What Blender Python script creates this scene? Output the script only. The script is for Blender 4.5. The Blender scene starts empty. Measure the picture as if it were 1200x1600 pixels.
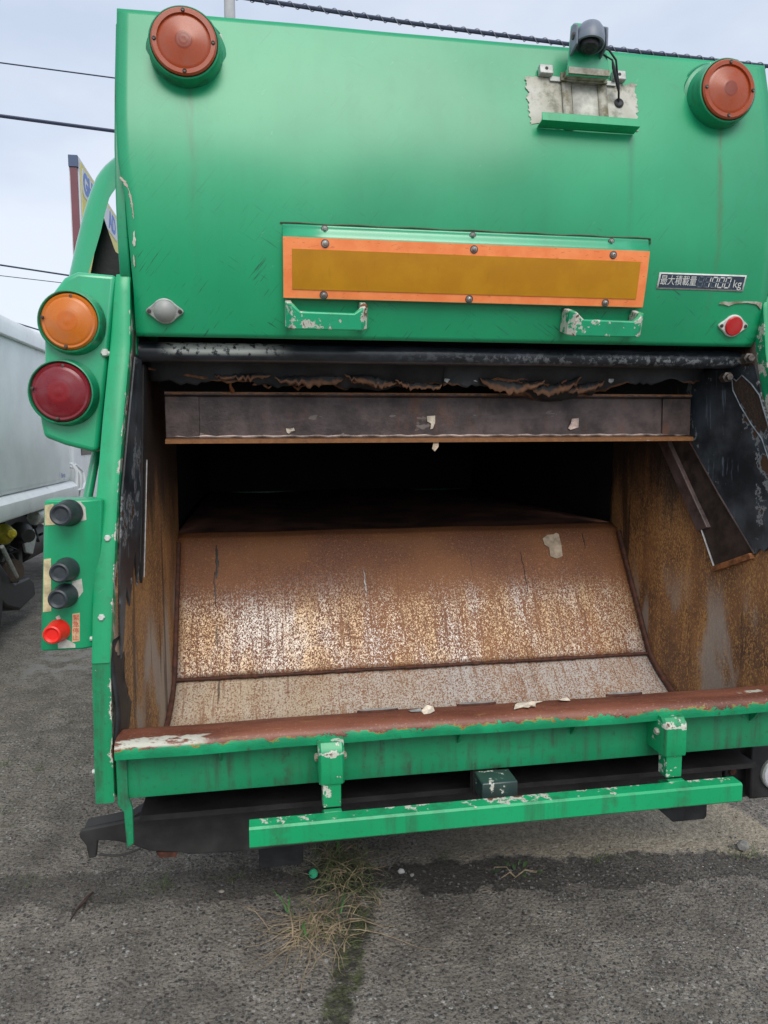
import bpy, bmesh, math, random
import numpy as np
from mathutils import Vector, Matrix

random.seed(7)
sc = bpy.context.scene
COL = sc.collection
rad = math.radians

# ------------------------------------------------------------------ camera, sky, sun, exposure
cd = bpy.data.cameras.new('camera')
cam = bpy.data.objects.new('camera', cd)
COL.objects.link(cam)
yaw, pitch, roll = rad(9.6), rad(5.8), rad(-0.25)
fwd = Vector((math.sin(yaw)*math.cos(pitch), math.cos(yaw)*math.cos(pitch), -math.sin(pitch)))
rgt = Vector((math.cos(yaw), -math.sin(yaw), 0))
upv = rgt.cross(fwd)
r2 = rgt*math.cos(roll) + upv*math.sin(roll)
u2 = -rgt*math.sin(roll) + upv*math.cos(roll)
m3 = Matrix((r2, u2, -fwd)).transposed()
cam.matrix_world = Matrix.Translation((0, 0, 1.42)) @ m3.to_4x4()
cd.sensor_fit = 'VERTICAL'
cd.sensor_height = 36.0
cd.lens = 36.0*1150/1600
cd.clip_start = 0.02
cd.clip_end = 3000
sc.camera = cam

SUN_EL, SUN_AZ = 45.0, 4.0        # sun behind the photographer, a little to the right
sun_vec = Vector((math.sin(rad(SUN_AZ))*math.cos(rad(SUN_EL)), -math.cos(rad(SUN_AZ))*math.cos(rad(SUN_EL)), math.sin(rad(SUN_EL))))
w = bpy.data.worlds.new('World')
sc.world = w
w.use_nodes = True
wt = w.node_tree
wt.nodes.clear()
wo = wt.nodes.new('ShaderNodeOutputWorld')
bg = wt.nodes.new('ShaderNodeBackground')
sky = wt.nodes.new('ShaderNodeTexSky')
sky.sky_type = 'NISHITA'
sky.sun_disc = False
sky.sun_elevation = rad(SUN_EL)
sky.sun_rotation = math.atan2(sun_vec.x, sun_vec.y)
sky.air_density = 1.0
sky.dust_density = 2.0
tc = wt.nodes.new('ShaderNodeTexCoord')
mp = wt.nodes.new('ShaderNodeMapping')
mp.inputs['Scale'].default_value = (1.2, 1.2, 3.0)
wt.links.new(tc.outputs['Generated'], mp.inputs['Vector'])
nz = wt.nodes.new('ShaderNodeTexNoise')
nz.inputs['Scale'].default_value = 1.6
nz.inputs['Detail'].default_value = 5
nz.inputs['Roughness'].default_value = 0.55
wt.links.new(mp.outputs[0], nz.inputs['Vector'])
cr = wt.nodes.new('ShaderNodeValToRGB')
cr.color_ramp.elements[0].position = 0.36
cr.color_ramp.elements[0].color = (0.48, 0.545, 0.66, 1)
cr.color_ramp.elements[1].position = 0.66
cr.color_ramp.elements[1].color = (0.65, 0.69, 0.76, 1)
wt.links.new(nz.outputs['Fac'], cr.inputs['Fac'])
cm = wt.nodes.new('ShaderNodeVectorMath')
cm.operation = 'SCALE'
cm.inputs['Scale'].default_value = 8.2
wt.links.new(cr.outputs['Color'], cm.inputs[0])
mx = wt.nodes.new('ShaderNodeMix')
mx.data_type = 'RGBA'
mx.inputs[0].default_value = 0.86
wt.links.new(sky.outputs['Color'], mx.inputs[6])
wt.links.new(cm.outputs['Vector'], mx.inputs[7])
wt.links.new(mx.outputs[2], bg.inputs['Color'])
bg.inputs['Strength'].default_value = 0.1
wt.links.new(bg.outputs[0], wo.inputs['Surface'])

sl = bpy.data.lights.new('sun', 'SUN')
sl.energy = 1.25
sl.angle = rad(36)
sl.color = (1.0, 0.95, 0.88)
so = bpy.data.objects.new('sun', sl)
COL.objects.link(so)
so.rotation_euler = sun_vec.to_track_quat('Z', 'Y').to_euler()
so.location = (0, -5, 12)

vs = sc.view_settings
vs.view_transform = 'Standard'
vs.look = 'None'
vs.exposure = 0.74
vs.gamma = 1.0
vs.use_curve_mapping = False

# ------------------------------------------------------------------ mesh helpers
class MB:
    def __init__(s):
        s.v = []; s.f = []; s.w = []
    def add(s, vs_, fs_, wv=0.0):
        o = len(s.v)
        s.v += [tuple(p[:3]) for p in vs_]
        s.w += (list(wv) if isinstance(wv, (list, tuple)) else [wv]*len(vs_))
        s.f += [tuple(i+o for i in f) for f in fs_]
        return s
    def box(s, x0, x1, y0, y1, z0, z1, wv=0.0):
        vs_ = [(x, y, z) for x in (x0, x1) for y in (y0, y1) for z in (z0, z1)]
        return s.add(vs_, [(0,1,3,2),(4,6,7,5),(0,4,5,1),(2,3,7,6),(0,2,6,4),(1,5,7,3)], wv)
    def prism(s, pts, axis, a, b, wv=0.0):
        n = len(pts)
        def P(p, t):
            if axis == 'Y': return (p[0], t, p[1])
            if axis == 'X': return (t, p[0], p[1])
            return (p[0], p[1], t)
        vs_ = [P(p, a) for p in pts] + [P(p, b) for p in pts]
        fs_ = [tuple(range(n)), tuple(range(2*n-1, n-1, -1))]
        fs_ += [(i, (i+1) % n, n+(i+1) % n, n+i) for i in range(n)]
        return s.add(vs_, fs_, wv)
    def tube(s, path, r, n=10, caps=True, wv=0.0):
        path = [Vector(p) for p in path]
        rs = r if isinstance(r, (list, tuple)) else [r]*len(path)
        vs_ = []; fs_ = []
        prev = None
        for i, p in enumerate(path):
            a = path[max(i-1, 0)]; b = path[min(i+1, len(path)-1)]
            t = (b-a).normalized()
            if prev is None:
                ref = Vector((0, 0, 1)) if abs(t.z) < 0.9 else Vector((1, 0, 0))
                u = t.cross(ref).normalized()
            else:
                u = (prev - t*prev.dot(t)).normalized()
            prev = u
            vv = t.cross(u)
            for k in range(n):
                an = 2*math.pi*k/n
                vs_.append(p + (u*math.cos(an) + vv*math.sin(an))*rs[i])
        for i in range(len(path)-1):
            for k in range(n):
                fs_.append((i*n+k, i*n+(k+1) % n, (i+1)*n+(k+1) % n, (i+1)*n+k))
        if caps:
            fs_.append(tuple(range(n-1, -1, -1)))
            fs_.append(tuple(range((len(path)-1)*n, len(path)*n)))
        return s.add(vs_, fs_, wv)
    def lathe(s, prof, c, axis=(0, -1, 0), n=32, wv=0.0):
        ax = Vector(axis).normalized(); c = Vector(c)
        ref = Vector((0, 0, 1)) if abs(ax.z) < 0.9 else Vector((1, 0, 0))
        u = ax.cross(ref).normalized(); vv = ax.cross(u)
        vs_ = []; fs_ = []; rings = []
        for r, d in prof:
            if r < 1e-6:
                rings.append([len(vs_)]); vs_.append(c + ax*d)
            else:
                rings.append(list(range(len(vs_), len(vs_)+n)))
                for k in range(n):
                    an = 2*math.pi*k/n
                    vs_.append(c + ax*d + (u*math.cos(an) + vv*math.sin(an))*r)
        for A, B in zip(rings, rings[1:]):
            for k in range(n):
                k2 = (k+1) % n
                if len(A) == 1 and len(B) == 1: continue
                if len(A) == 1: fs_.append((A[0], B[k], B[k2]))
                elif len(B) == 1: fs_.append((A[k], A[k2], B[0]))
                else: fs_.append((A[k], A[k2], B[k2], B[k]))
        return s.add(vs_, fs_, wv)
    def grid(s, fn, nu, nv):
        vs_ = []; ws = []
        for i in range(nu+1):
            for j in range(nv+1):
                p = fn(i/nu, j/nv)
                vs_.append(p[:3]); ws.append(p[3] if len(p) > 3 else 0.0)
        fs_ = [(i*(nv+1)+j, (i+1)*(nv+1)+j, (i+1)*(nv+1)+j+1, i*(nv+1)+j+1) for i in range(nu) for j in range(nv)]
        return s.add(vs_, fs_, ws)
    def loft(s, rings, closed=True, caps=True, wv=0.0):
        n = len(rings[0]); vs_ = [p for r in rings for p in r]; fs_ = []
        for i in range(len(rings)-1):
            for k in range(n if closed else n-1):
                fs_.append((i*n+k, i*n+(k+1) % n, (i+1)*n+(k+1) % n, (i+1)*n+k))
        if caps:
            fs_.append(tuple(range(n-1, -1, -1))); fs_.append(tuple(range((len(rings)-1)*n, len(rings)*n)))
        return s.add(vs_, fs_, wv)
    def mesh(s, name):
        me = bpy.data.meshes.new(name)
        me.from_pydata(s.v, [], s.f)
        bm = bmesh.new(); bm.from_mesh(me)
        bmesh.ops.recalc_face_normals(bm, faces=bm.faces)
        bm.to_mesh(me); bm.free()
        if any(s.w):
            at = me.attributes.new('wear', 'FLOAT', 'POINT')
            at.data.foreach_set('value', [float(x) for x in s.w])
        return me
    def build(s, name, mat, parent=None, bevel=0.0, smooth=True, solid=None, seg=2, face=None):
        me = s.mesh(name)
        if face is not None:      # open sheet: make its normals point along face
            tot = sum(p.normal.dot(Vector(face))*p.area for p in me.polygons)
            if tot < 0: me.flip_normals()
        return finish(me, name, mat, parent, bevel, smooth, solid, seg)

def finish(me, name, mat, parent=None, bevel=0.0, smooth=True, solid=None, seg=2):
    o = bpy.data.objects.new(name, me)
    COL.objects.link(o)
    if mat: me.materials.append(mat)
    if smooth:
        for p in me.polygons: p.use_smooth = True
        me.set_sharp_from_angle(angle=rad(38))
    if parent is not None:
        o.parent = parent
        o.matrix_parent_inverse = Matrix.Translation(-Vector(world_loc(parent)))
    if solid:
        md = o.modifiers.new('solid', 'SOLIDIFY'); md.thickness = solid[0]; md.offset = solid[1]
    if bevel:
        md = o.modifiers.new('bevel', 'BEVEL'); md.width = bevel; md.segments = seg; md.limit_method = 'ANGLE'; md.angle_limit = rad(40)
        md.harden_normals = False
    return o

def world_loc(o):
    p = Vector(o.location)
    if o.parent is not None:
        p = p + Vector(world_loc(o.parent)) + o.matrix_parent_inverse.translation
    return p

def tag(o, label, cat, group=None, kind=None):
    o['label'] = label
    if cat: o['category'] = cat
    if group: o['group'] = group
    if kind: o['kind'] = kind
    return o

def empty(name, loc):
    o = bpy.data.objects.new(name, None)
    COL.objects.link(o); o.location = loc; o.empty_display_size = 0.2
    return o

def move_copy(o, parent, delta):
    c = o.copy(); COL.objects.link(c)
    c.parent = parent
    if parent is not None:
        c.matrix_parent_inverse = Matrix.Translation(-Vector(world_loc(parent)))
    c.location = Vector(o.location) + Vector(delta)
    return c

def text_mesh(body, size, name, bold=0.0):
    cu = bpy.data.curves.new(name, 'FONT')
    cu.body = body; cu.size = size; cu.align_x = 'CENTER'; cu.align_y = 'CENTER'; cu.extrude = 0.0; cu.offset = bold
    to = bpy.data.objects.new(name, cu); COL.objects.link(to)
    dg = bpy.context.evaluated_depsgraph_get()
    me = bpy.data.meshes.new_from_object(to.evaluated_get(dg))
    bpy.data.objects.remove(to); bpy.data.curves.remove(cu)
    me.materials.clear()
    return me

# ------------------------------------------------------------------ material helpers
class NT:
    def __init__(s, name):
        s.m = bpy.data.materials.new(name); s.m.use_nodes = True
        s.t = s.m.node_tree; s.b = s.t.nodes['Principled BSDF']
        s.co = s.t.nodes.new('ShaderNodeTexCoord').outputs['Object']
        s._xyz = None
    def put(s, sock, val):
        if isinstance(val, bpy.types.NodeSocket): s.t.links.new(val, sock)
        elif isinstance(val, (tuple, list)):
            sock.default_value = tuple(val)+(1,) if len(val) == 3 and len(sock.default_value) == 4 else val
        else: sock.default_value = val
    def map(s, scale=(1,1,1), rot=(0,0,0), loc=(0,0,0), vec=None):
        n = s.t.nodes.new('ShaderNodeMapping')
        s.put(n.inputs['Vector'], vec or s.co)
        n.inputs['Scale'].default_value = scale; n.inputs['Rotation'].default_value = rot; n.inputs['Location'].default_value = loc
        return n.outputs[0]
    def noise(s, scale, detail=4, rough=0.55, vec=None, dist=0.0):
        n = s.t.nodes.new('ShaderNodeTexNoise')
        s.put(n.inputs['Vector'], vec or s.co)
        n.inputs['Scale'].default_value = scale; n.inputs['Detail'].default_value = detail
        n.inputs['Roughness'].default_value = rough; n.inputs['Distortion'].default_value = dist
        return n.outputs['Fac']
    def vor(s, scale, vec=None, feature='F1', rnd=1.0):
        n = s.t.nodes.new('ShaderNodeTexVoronoi'); n.feature = feature
        s.put(n.inputs['Vector'], vec or s.co); n.inputs['Scale'].default_value = scale; n.inputs['Randomness'].default_value = rnd
        return n
    def ramp(s, fac, stops, interp='LINEAR'):
        n = s.t.nodes.new('ShaderNodeValToRGB'); n.color_ramp.interpolation = interp
        s.put(n.inputs['Fac'], fac)
        el = n.color_ramp.elements
        while len(el) < len(stops): el.new(0.5)
        for e, (p, c) in zip(el, stops):
            e.position = p
            e.color = (c, c, c, 1) if not isinstance(c, (tuple, list)) else tuple(c)+(1,)
        return n.outputs['Color']
    def mix(s, fac, a, b, mode='MIX'):
        n = s.t.nodes.new('ShaderNodeMix'); n.data_type = 'RGBA'; n.blend_type = mode
        s.put(n.inputs[0], fac); s.put(n.inputs[6], a); s.put(n.inputs[7], b)
        return n.outputs[2]
    def math(s, op, a, b=0.0, c=0.0, clamp=False):
        n = s.t.nodes.new('ShaderNodeMath'); n.operation = op; n.use_clamp = clamp
        s.put(n.inputs[0], a); s.put(n.inputs[1], b); s.put(n.inputs[2], c)
        return n.outputs[0]
    def step(s, v, lo, hi):
        n = s.t.nodes.new('ShaderNodeMapRange'); n.interpolation_type = 'SMOOTHSTEP'
        s.put(n.inputs['Value'], v); n.inputs['From Min'].default_value = lo; n.inputs['From Max'].default_value = hi
        return n.outputs[0]
    def xyz(s):
        if s._xyz is None:
            n = s.t.nodes.new('ShaderNodeSeparateXYZ'); s.put(n.inputs[0], s.co); s._xyz = n.outputs
        return s._xyz
    def attr(s, name='wear'):
        n = s.t.nodes.new('ShaderNodeAttribute'); n.attribute_name = name
        return n.outputs['Fac']
    def bump(s, h, strength=0.3, dist=0.01, normal=None):
        n = s.t.nodes.new('ShaderNodeBump'); n.inputs['Strength'].default_value = strength; n.inputs['Distance'].default_value = dist
        s.put(n.inputs['Height'], h)
        if normal is not None: s.put(n.inputs['Normal'], normal)
        return n.outputs[0]
    def band(s, v, c, wd):       # 1 at v == c, 0 beyond wd
        d = s.math('ABSOLUTE', s.math('SUBTRACT', v, c))
        return s.math('SUBTRACT', 1.0, s.math('DIVIDE', d, wd), clamp=True)
    def set(s, **k):
        for key, v in k.items():
            s.put(s.b.inputs[key.replace('_', ' ')], v)
        return s.m

def simple(name, col, rough=0.5, metal=0.0, var=0.25, scale=25, bump=0.1, spec=0.5):
    t = NT(name)
    n1 = t.noise(scale, 5, 0.6); n2 = t.noise(scale*6, 3)
    c = t.mix(t.step(n1, 0.3, 0.7), tuple(x*(1-var) for x in col), tuple(min(1, x*(1+var)) for x in col))
    t.set(Base_Color=c, Roughness=t.math('ADD', rough-0.1, t.math('MULTIPLY', n1, 0.2)), Metallic=metal, Specular_IOR_Level=spec)
    if bump: t.set(Normal=t.bump(n2, bump, 0.003))
    return t.m

GREEN = (0.003, 0.330, 0.135)
PRIMER = (0.58, 0.58, 0.50)
def green_paint(name, base=GREEN, dirt=0.4, chip=0.74, rough=0.38, grime=(0.035, 0.035, 0.025), streaks=(), chipscale=28, scratch=0.0, coat=0.3):
    t = NT(name); X, Y, Z = t.xyz()
    big = t.noise(2.2, 4, 0.5)
    mid = t.noise(14, 6, 0.62)
    c = t.mix(t.step(big, 0.3, 0.7), tuple(x*0.86 for x in base), tuple(min(1, x*1.12) for x in base))
    # faded chalky bloom
    c = t.mix(t.math('MULTIPLY', t.step(t.noise(5, 5, 0.6), 0.42, 0.75), 0.10), c, (0.08, 0.42, 0.26))
    # running dirt
    run = t.noise(1.0, 5, 0.6, t.map((26, 26, 1.6)))
    d = t.math('MULTIPLY', t.math('MULTIPLY', t.step(run, 0.44, 0.66), t.step(mid, 0.36, 0.60)), dirt)
    c = t.mix(d, c, grime)
    d2 = t.math('MULTIPLY', t.step(t.noise(60, 6, 0.7), 0.54, 0.68), dirt*0.55)
    c = t.mix(d2, c, grime)
    for (sx, z0, z1, wd, amt, col) in streaks:
        wob = t.math('ADD', X, t.math('MULTIPLY', t.math('SUBTRACT', t.noise(1.0, 3, 0.5, t.map((6, 6, 5))), 0.5), 0.018))
        msk = t.math('MULTIPLY', t.band(wob, sx, wd), t.step(Z, z1, z0) if z0 > z1 else 1.0)
        up = t.math('LESS_THAN', Z, z0+0.01)
        msk = t.math('MULTIPLY', t.math('MULTIPLY', msk, up), t.math('MULTIPLY', t.step(t.noise(1, 5, 0.7, t.map((60, 60, 9))), 0.3, 0.62), amt))
        c = t.mix(msk, c, col)
    if scratch:
        s1 = t.noise(1.0, 2, 0.5, t.map((300, 40, 10), vec=t.map(rot=(0, rad(-38), 0))))
        s2 = t.noise(1.0, 2, 0.5, t.map((300, 60, 14), vec=t.map(rot=(0, rad(58), 0))))
        sm = t.math('MULTIPLY', t.step(s1, 0.645, 0.68), t.step(t.noise(9, 3), 0.46, 0.58))
        sm2 = t.math('MULTIPLY', t.step(s2, 0.65, 0.69), t.step(t.noise(6, 3, vec=t.map(loc=(3, 1, 2))), 0.48, 0.62))
        zf = t.step(Z, 2.1, 1.75)
        amt = t.math('ADD', 0.12*scratch, t.math('MULTIPLY', zf, 0.5*scratch))
        c = t.mix(t.math('MULTIPLY', t.math('MAXIMUM', sm, sm2), amt), c, (0.010, 0.10, 0.06))
    sf = t.math('MULTIPLY', t.step(t.noise(1.0, 5, 0.65, t.map((26, 26, 90), vec=t.map(rot=(0, rad(35), 0), loc=(1, 2, 3)))), 0.68, 0.74), 0.35)
    c = t.mix(sf, c, (0.20, 0.45, 0.34))
    wv = t.attr()
    cn = t.noise(chipscale, 7, 0.66)
    val = t.math('ADD', cn, t.math('MULTIPLY', wv, 0.42))
    m1 = t.step(val, chip, chip+0.012)
    m2 = t.step(val, chip+0.075, chip+0.11)
    c = t.mix(m1, c, PRIMER)
    rustc = t.mix(t.noise(90, 4), (0.05, 0.018, 0.009), (0.20, 0.075, 0.025))
    edge_r = t.math('MULTIPLY', m2, t.step(t.noise(17, 4), 0.40, 0.55))
    c = t.mix(edge_r, c, rustc)
    ro = t.math('ADD', rough, t.math('MULTIPLY', t.math('ADD', m1, d), 0.3))
    h = t.math('ADD', t.math('MULTIPLY', m1, -1.0), t.math('MULTIPLY', t.noise(240, 3), 0.10))
    h = t.math('ADD', h, t.math('MULTIPLY', edge_r, -0.4))
    t.set(Base_Color=c, Roughness=ro, Normal=t.bump(h, 0.5, 0.0012), Coat_Weight=coat, Coat_Roughness=0.28)
    return t.m

RUSTDK = (0.055, 0.018, 0.010); RUST = (0.15, 0.048, 0.022); RUSTOR = (0.32, 0.125, 0.028); PALE = (0.62, 0.56, 0.50)
def hopper_mat():
    t = NT('pitted_rusty_steel'); X, Y, Z = t.xyz()
    v = t.map((1, 1, 0.62))
    sp = t.noise(205, 4, 0.6, v, 0.9)
    sp2 = t.noise(330, 2, 0.5, v)
    big = t.noise(2.6, 4, 0.55)
    run = t.noise(1.0, 5, 0.6, t.map((38, 6, 1.6)))
    drip = t.noise(1.0, 4, 0.55, t.map((95, 8, 1.3)))
    c = t.mix(t.step(sp2, 0.35, 0.65), (0.110, 0.038, 0.017), (0.225, 0.085, 0.036))
    c = t.mix(t.math('MULTIPLY', t.step(big, 0.38, 0.66), 0.5), c, (0.33, 0.135, 0.042))
    # tiny orange pits
    c = t.mix(t.math('MULTIPLY', t.step(t.noise(150, 3, 0.55, t.map(loc=(5, 2, 1))), 0.60, 0.68), 0.75), c, (0.42, 0.19, 0.06))
    # light-to-shade boundary painted into the colour: worn pale speckle fades out above
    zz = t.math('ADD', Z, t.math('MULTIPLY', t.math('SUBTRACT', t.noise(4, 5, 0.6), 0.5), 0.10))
    lit_zone = t.step(zz, 0.95, 0.78)
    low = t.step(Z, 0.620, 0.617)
    th = t.math('ADD', t.math('MULTIPLY', lit_zone, 0.065), t.math('MULTIPLY', t.math('SUBTRACT', run, 0.5), 0.20))
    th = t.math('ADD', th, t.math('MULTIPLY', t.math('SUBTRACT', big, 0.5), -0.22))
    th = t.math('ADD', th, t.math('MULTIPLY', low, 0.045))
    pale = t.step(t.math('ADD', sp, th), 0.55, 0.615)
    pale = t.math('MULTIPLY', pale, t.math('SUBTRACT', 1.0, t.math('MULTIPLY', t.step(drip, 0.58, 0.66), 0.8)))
    pale = t.math('MULTIPLY', pale, t.math('ADD', 0.06, t.math('MULTIPLY', lit_zone, 0.94)))
    c2 = t.mix(t.step(t.noise(1, 4, 0.6, t.map((7, 3, 2.2), loc=(3, 0, 1))), 0.36, 0.62), (0.54, 0.49, 0.44), (0.50, 0.35, 0.20))
    c2 = t.mix(t.math('MULTIPLY', low, 0.7), c2, t.mix(t.step(X, 0.0, 0.7), (0.60, 0.50, 0.37), (0.60, 0.58, 0.55)))
    c = t.mix(t.math('MULTIPLY', low, 0.30), c, (0.34, 0.23, 0.15))
    c = t.mix(pale, c, c2)
    # rubbed-through blotches on the lower plate
    bl = t.math('MULTIPLY', low, t.step(t.noise(1, 5, 0.65, t.map((22, 22, 60), loc=(2, 7, 3))), 0.66, 0.69))
    c = t.mix(t.math('MULTIPLY', bl, 0.85), c, (0.15, 0.045, 0.025))
    scr = t.math('MULTIPLY', t.step(t.noise(1, 3, 0.5, t.map((120, 3, 0.9), loc=(9, 0, 0))), 0.66, 0.70), t.step(big, 0.40, 0.60))
    c = t.mix(t.math('MULTIPLY', scr, 0.5), c, (0.06, 0.022, 0.012))
    # dark oil drips
    dd = t.math('MULTIPLY', t.step(t.noise(1, 5, 0.6, t.map((24, 4, 1.0), loc=(3.3, 0, 0))), 0.68, 0.74), 0.7)
    c = t.mix(dd, c, (0.02, 0.014, 0.012))
    ro = t.math('SUBTRACT', 0.62, t.math('MULTIPLY', pale, 0.32))
    h = t.math('ADD', sp, t.math('MULTIPLY', sp2, 0.4))
    t.set(Base_Color=c, Roughness=ro, Metallic=t.math('MULTIPLY', pale, 0.3), Normal=t.bump(h, 0.4, 0.004))
    return t.m

def side_rust_mat():
    t = NT('rusty_side_steel'); X, Y, Z = t.xyz()
    run = t.noise(1.0, 5, 0.6, t.map((6, 17, 1.5), loc=(0, 1.3, 0)), 0.4)
    run2 = t.noise(1.0, 5, 0.65, t.map((6, 60, 5.0)))
    sp = t.noise(210, 4, 0.66, t.map((1, 1, 0.55)), 0.6)
    big = t.noise(5, 5, 0.6)
    c = t.mix(t.step(big, 0.35, 0.65), (0.130, 0.066, 0.036), (0.27, 0.130, 0.055))
    c = t.mix(t.math('MULTIPLY', t.step(t.math('ADD', sp, t.math('MULTIPLY', run, 0.4)), 0.68, 0.78), 0.85), c, (0.50, 0.27, 0.09))
    c = t.mix(t.math('MULTIPLY', t.step(t.math('ADD', sp, run2), 0.90, 0.78), 0.45), c, (0.045, 0.026, 0.018))
    grey = t.math('MULTIPLY', t.step(Z, 1.0, 0.80), t.step(t.noise(1, 4, 0.5, t.map((3, 7, 2.2), loc=(1.7, .4, 0)), 0.5), 0.46, 0.58))
    c = t.mix(t.math('MULTIPLY', grey, 0.75), c, (0.36, 0.33, 0.29))
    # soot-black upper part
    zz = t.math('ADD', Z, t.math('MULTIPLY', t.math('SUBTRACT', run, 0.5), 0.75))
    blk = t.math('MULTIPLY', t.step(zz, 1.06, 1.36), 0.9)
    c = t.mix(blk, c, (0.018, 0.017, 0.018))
    dk = t.math('MULTIPLY', t.step(t.noise(1, 4, 0.6, t.map((6, 26, 1.1), loc=(0, 2.2, 0)), 0.3), 0.58, 0.66), 0.7)
    c = t.mix(dk, c, (0.022, 0.017, 0.015))
    t.set(Base_Color=c, Roughness=0.52, Specular_IOR_Level=0.5, Normal=t.bump(t.math('ADD', sp, run2), 0.4, 0.004))
    return t.m

def black_liner_mat():
    t = NT('scuffed_black_liner'); X, Y, Z = t.xyz()
    big = t.noise(6, 6, 0.62); sc1 = t.noise(1.0, 4, 0.6, t.map((10, 90, 7), rot=(rad(28), 0, 0)))
    c = t.mix(t.step(big, 0.35, 0.65), (0.016, 0.020, 0.024), (0.060, 0.075, 0.088))  # black, with a bluish sky sheen painted into the colour
    sm = t.math('MULTIPLY', t.step(sc1, 0.56, 0.66), t.step(t.noise(9, 4), 0.5, 0.62))
    c = t.mix(t.math('MULTIPLY', sm, 0.7), c, (0.16, 0.20, 0.25))  # scuffs, tinted with the same painted sky sheen
    pe = t.noise(7.5, 7, 0.66, t.map((1, 1, 0.8), loc=(2, 5, 1)))
    pl = t.math('MULTIPLY', t.step(pe, 0.565, 0.572), t.step(pe, 0.60, 0.592))
    c = t.mix(pl, c, (0.22, 0.24, 0.25))
    br = t.step(pe, 0.60, 0.615)
    c = t.mix(t.math('MULTIPLY', br, 0.8), c, (0.10, 0.05, 0.022))
    t.set(Base_Color=c, Roughness=t.math('ADD', 0.30, t.math('MULTIPLY', big, 0.25)), Normal=t.bump(t.math('ADD', big, t.math('MULTIPLY', pe, 0.5)), 0.3, 0.006))
    return t.m

def ledge_mat():
    t = NT('rusty_ledge_edge_paint'); X, Y, Z = t.xyz()
    wv = t.attr()
    n1 = t.math('ADD', t.math('MULTIPLY', t.noise(70, 6, 0.7, t.map((0.5, 1, 1))), 0.62), t.math('MULTIPLY', t.noise(14, 5, 0.6, t.map((1, 1, 1))), 0.38))
    val = t.math('ADD', wv, t.math('MULTIPLY', t.math('SUBTRACT', n1, 0.5), 1.7))
    rc = t.mix(t.step(t.noise(7, 5, 0.6, t.map((0.5, 2, 1))), 0.3, 0.7), (0.12, 0.040, 0.024), (0.25, 0.092, 0.055))
    rc = t.mix(t.math('MULTIPLY', t.step(t.noise(160, 4, 0.6), 0.58, 0.68), 0.55), rc, (0.40, 0.24, 0.17))
    rc = t.mix(t.math('MULTIPLY', t.step(t.noise(22, 5, 0.6, t.map((0.35, 2, 1), loc=(4, 0, 0))), 0.64, 0.70), 0.55), rc, (0.36, 0.20, 0.07))
    grn = t.mix(t.step(t.noise(12, 5), 0.4, 0.7), tuple(x*0.7 for x in GREEN), GREEN)
    grn = t.mix(t.math('MULTIPLY', t.step(t.noise(50, 5, 0.7), 0.58, 0.7), 0.6), grn, (0.05, 0.03, 0.02))
    yel = t.mix(t.step(t.noise(9, 4, 0.6, t.map((1, 0, 0))), 0.44, 0.56), (0.30, 0.20, 0.03), (0.10, 0.032, 0.018))
    c = t.mix(t.step(val, 0.40, 0.42), grn, yel)
    c = t.mix(t.step(val, 0.46, 0.49), c, rc)
    # scraped primer left on the left end of the ledge and a dash at the right
    wx = t.math('ADD', X, t.math('MULTIPLY', t.math('SUBTRACT', t.noise(26, 5), 0.5), 0.10))
    wy = t.math('ADD', Y, t.math('MULTIPLY', t.math('SUBTRACT', t.noise(40, 4), 0.5), 0.025))
    pm = t.math('MULTIPLY', t.step(wx, -0.10, -0.17), t.math('MULTIPLY', t.step(wy, 1.826, 1.820), t.step(Z, 0.668, 0.674)))
    pm2 = t.math('MULTIPLY', t.math('MULTIPLY', t.step(wx, 1.34, 1.36), t.math('MULTIPLY', t.step(wy, 1.838, 1.842), t.step(wy, 1.858, 1.854))), t.step(t.noise(34, 3), 0.42, 0.5))
    c = t.mix(t.math('MAXIMUM', t.math('MULTIPLY', pm, t.step(t.noise(38, 6, 0.7, t.map((0.35, 1, 1))), 0.44, 0.52)), pm2), c, (0.50, 0.50, 0.42))
    t.set(Base_Color=c, Roughness=t.math('ADD', 0.34, t.math('MULTIPLY', n1, 0.25)), Normal=t.bump(t.math('ADD', n1, t.math('MULTIPLY', t.noise(140, 4), 0.5)), 0.45, 0.003))
    return t.m

def beam_mat():
    t = NT('dark_worn_steel'); wv = t.attr()
    n1 = t.noise(14, 6, 0.65); n2 = t.noise(1, 5, 0.6, t.map((6, 6, 60)))
    c = t.mix(t.step(n1, 0.3, 0.7), (0.038, 0.026, 0.024), (0.115, 0.082, 0.076))
    c = t.mix(t.math('MULTIPLY', t.step(n2, 0.55, 0.72), 0.4), c, (0.11, 0.085, 0.085))
    c = t.mix(t.math('MULTIPLY', t.step(t.noise(1, 6, 0.7, t.map((16, 10, 5), loc=(1, 4, 2))), 0.55, 0.68), 0.6), c, (0.14, 0.058, 0.030))
    val = t.math('ADD', wv, t.math('MULTIPLY', t.math('SUBTRACT', t.noise(55, 6, 0.68), 0.5), 0.7))
    c = t.mix(t.step(val, 0.52, 0.60), c, t.mix(t.noise(70, 3), (0.13, 0.045, 0.015), (0.36, 0.16, 0.05)))
    c = t.mix(t.math('MULTIPLY', t.step(t.noise(26, 4, 0.6, t.map((0.4, 1, 1), loc=(7, 0, 0))), 0.66, 0.69), wv), c, (0.45, 0.38, 0.33))
    t.set(Base_Color=c, Roughness=0.5, Metallic=0.15, Normal=t.bump(t.math('ADD', n1, t.noise(110, 4)), 0.35, 0.003))
    return t.m

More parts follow.
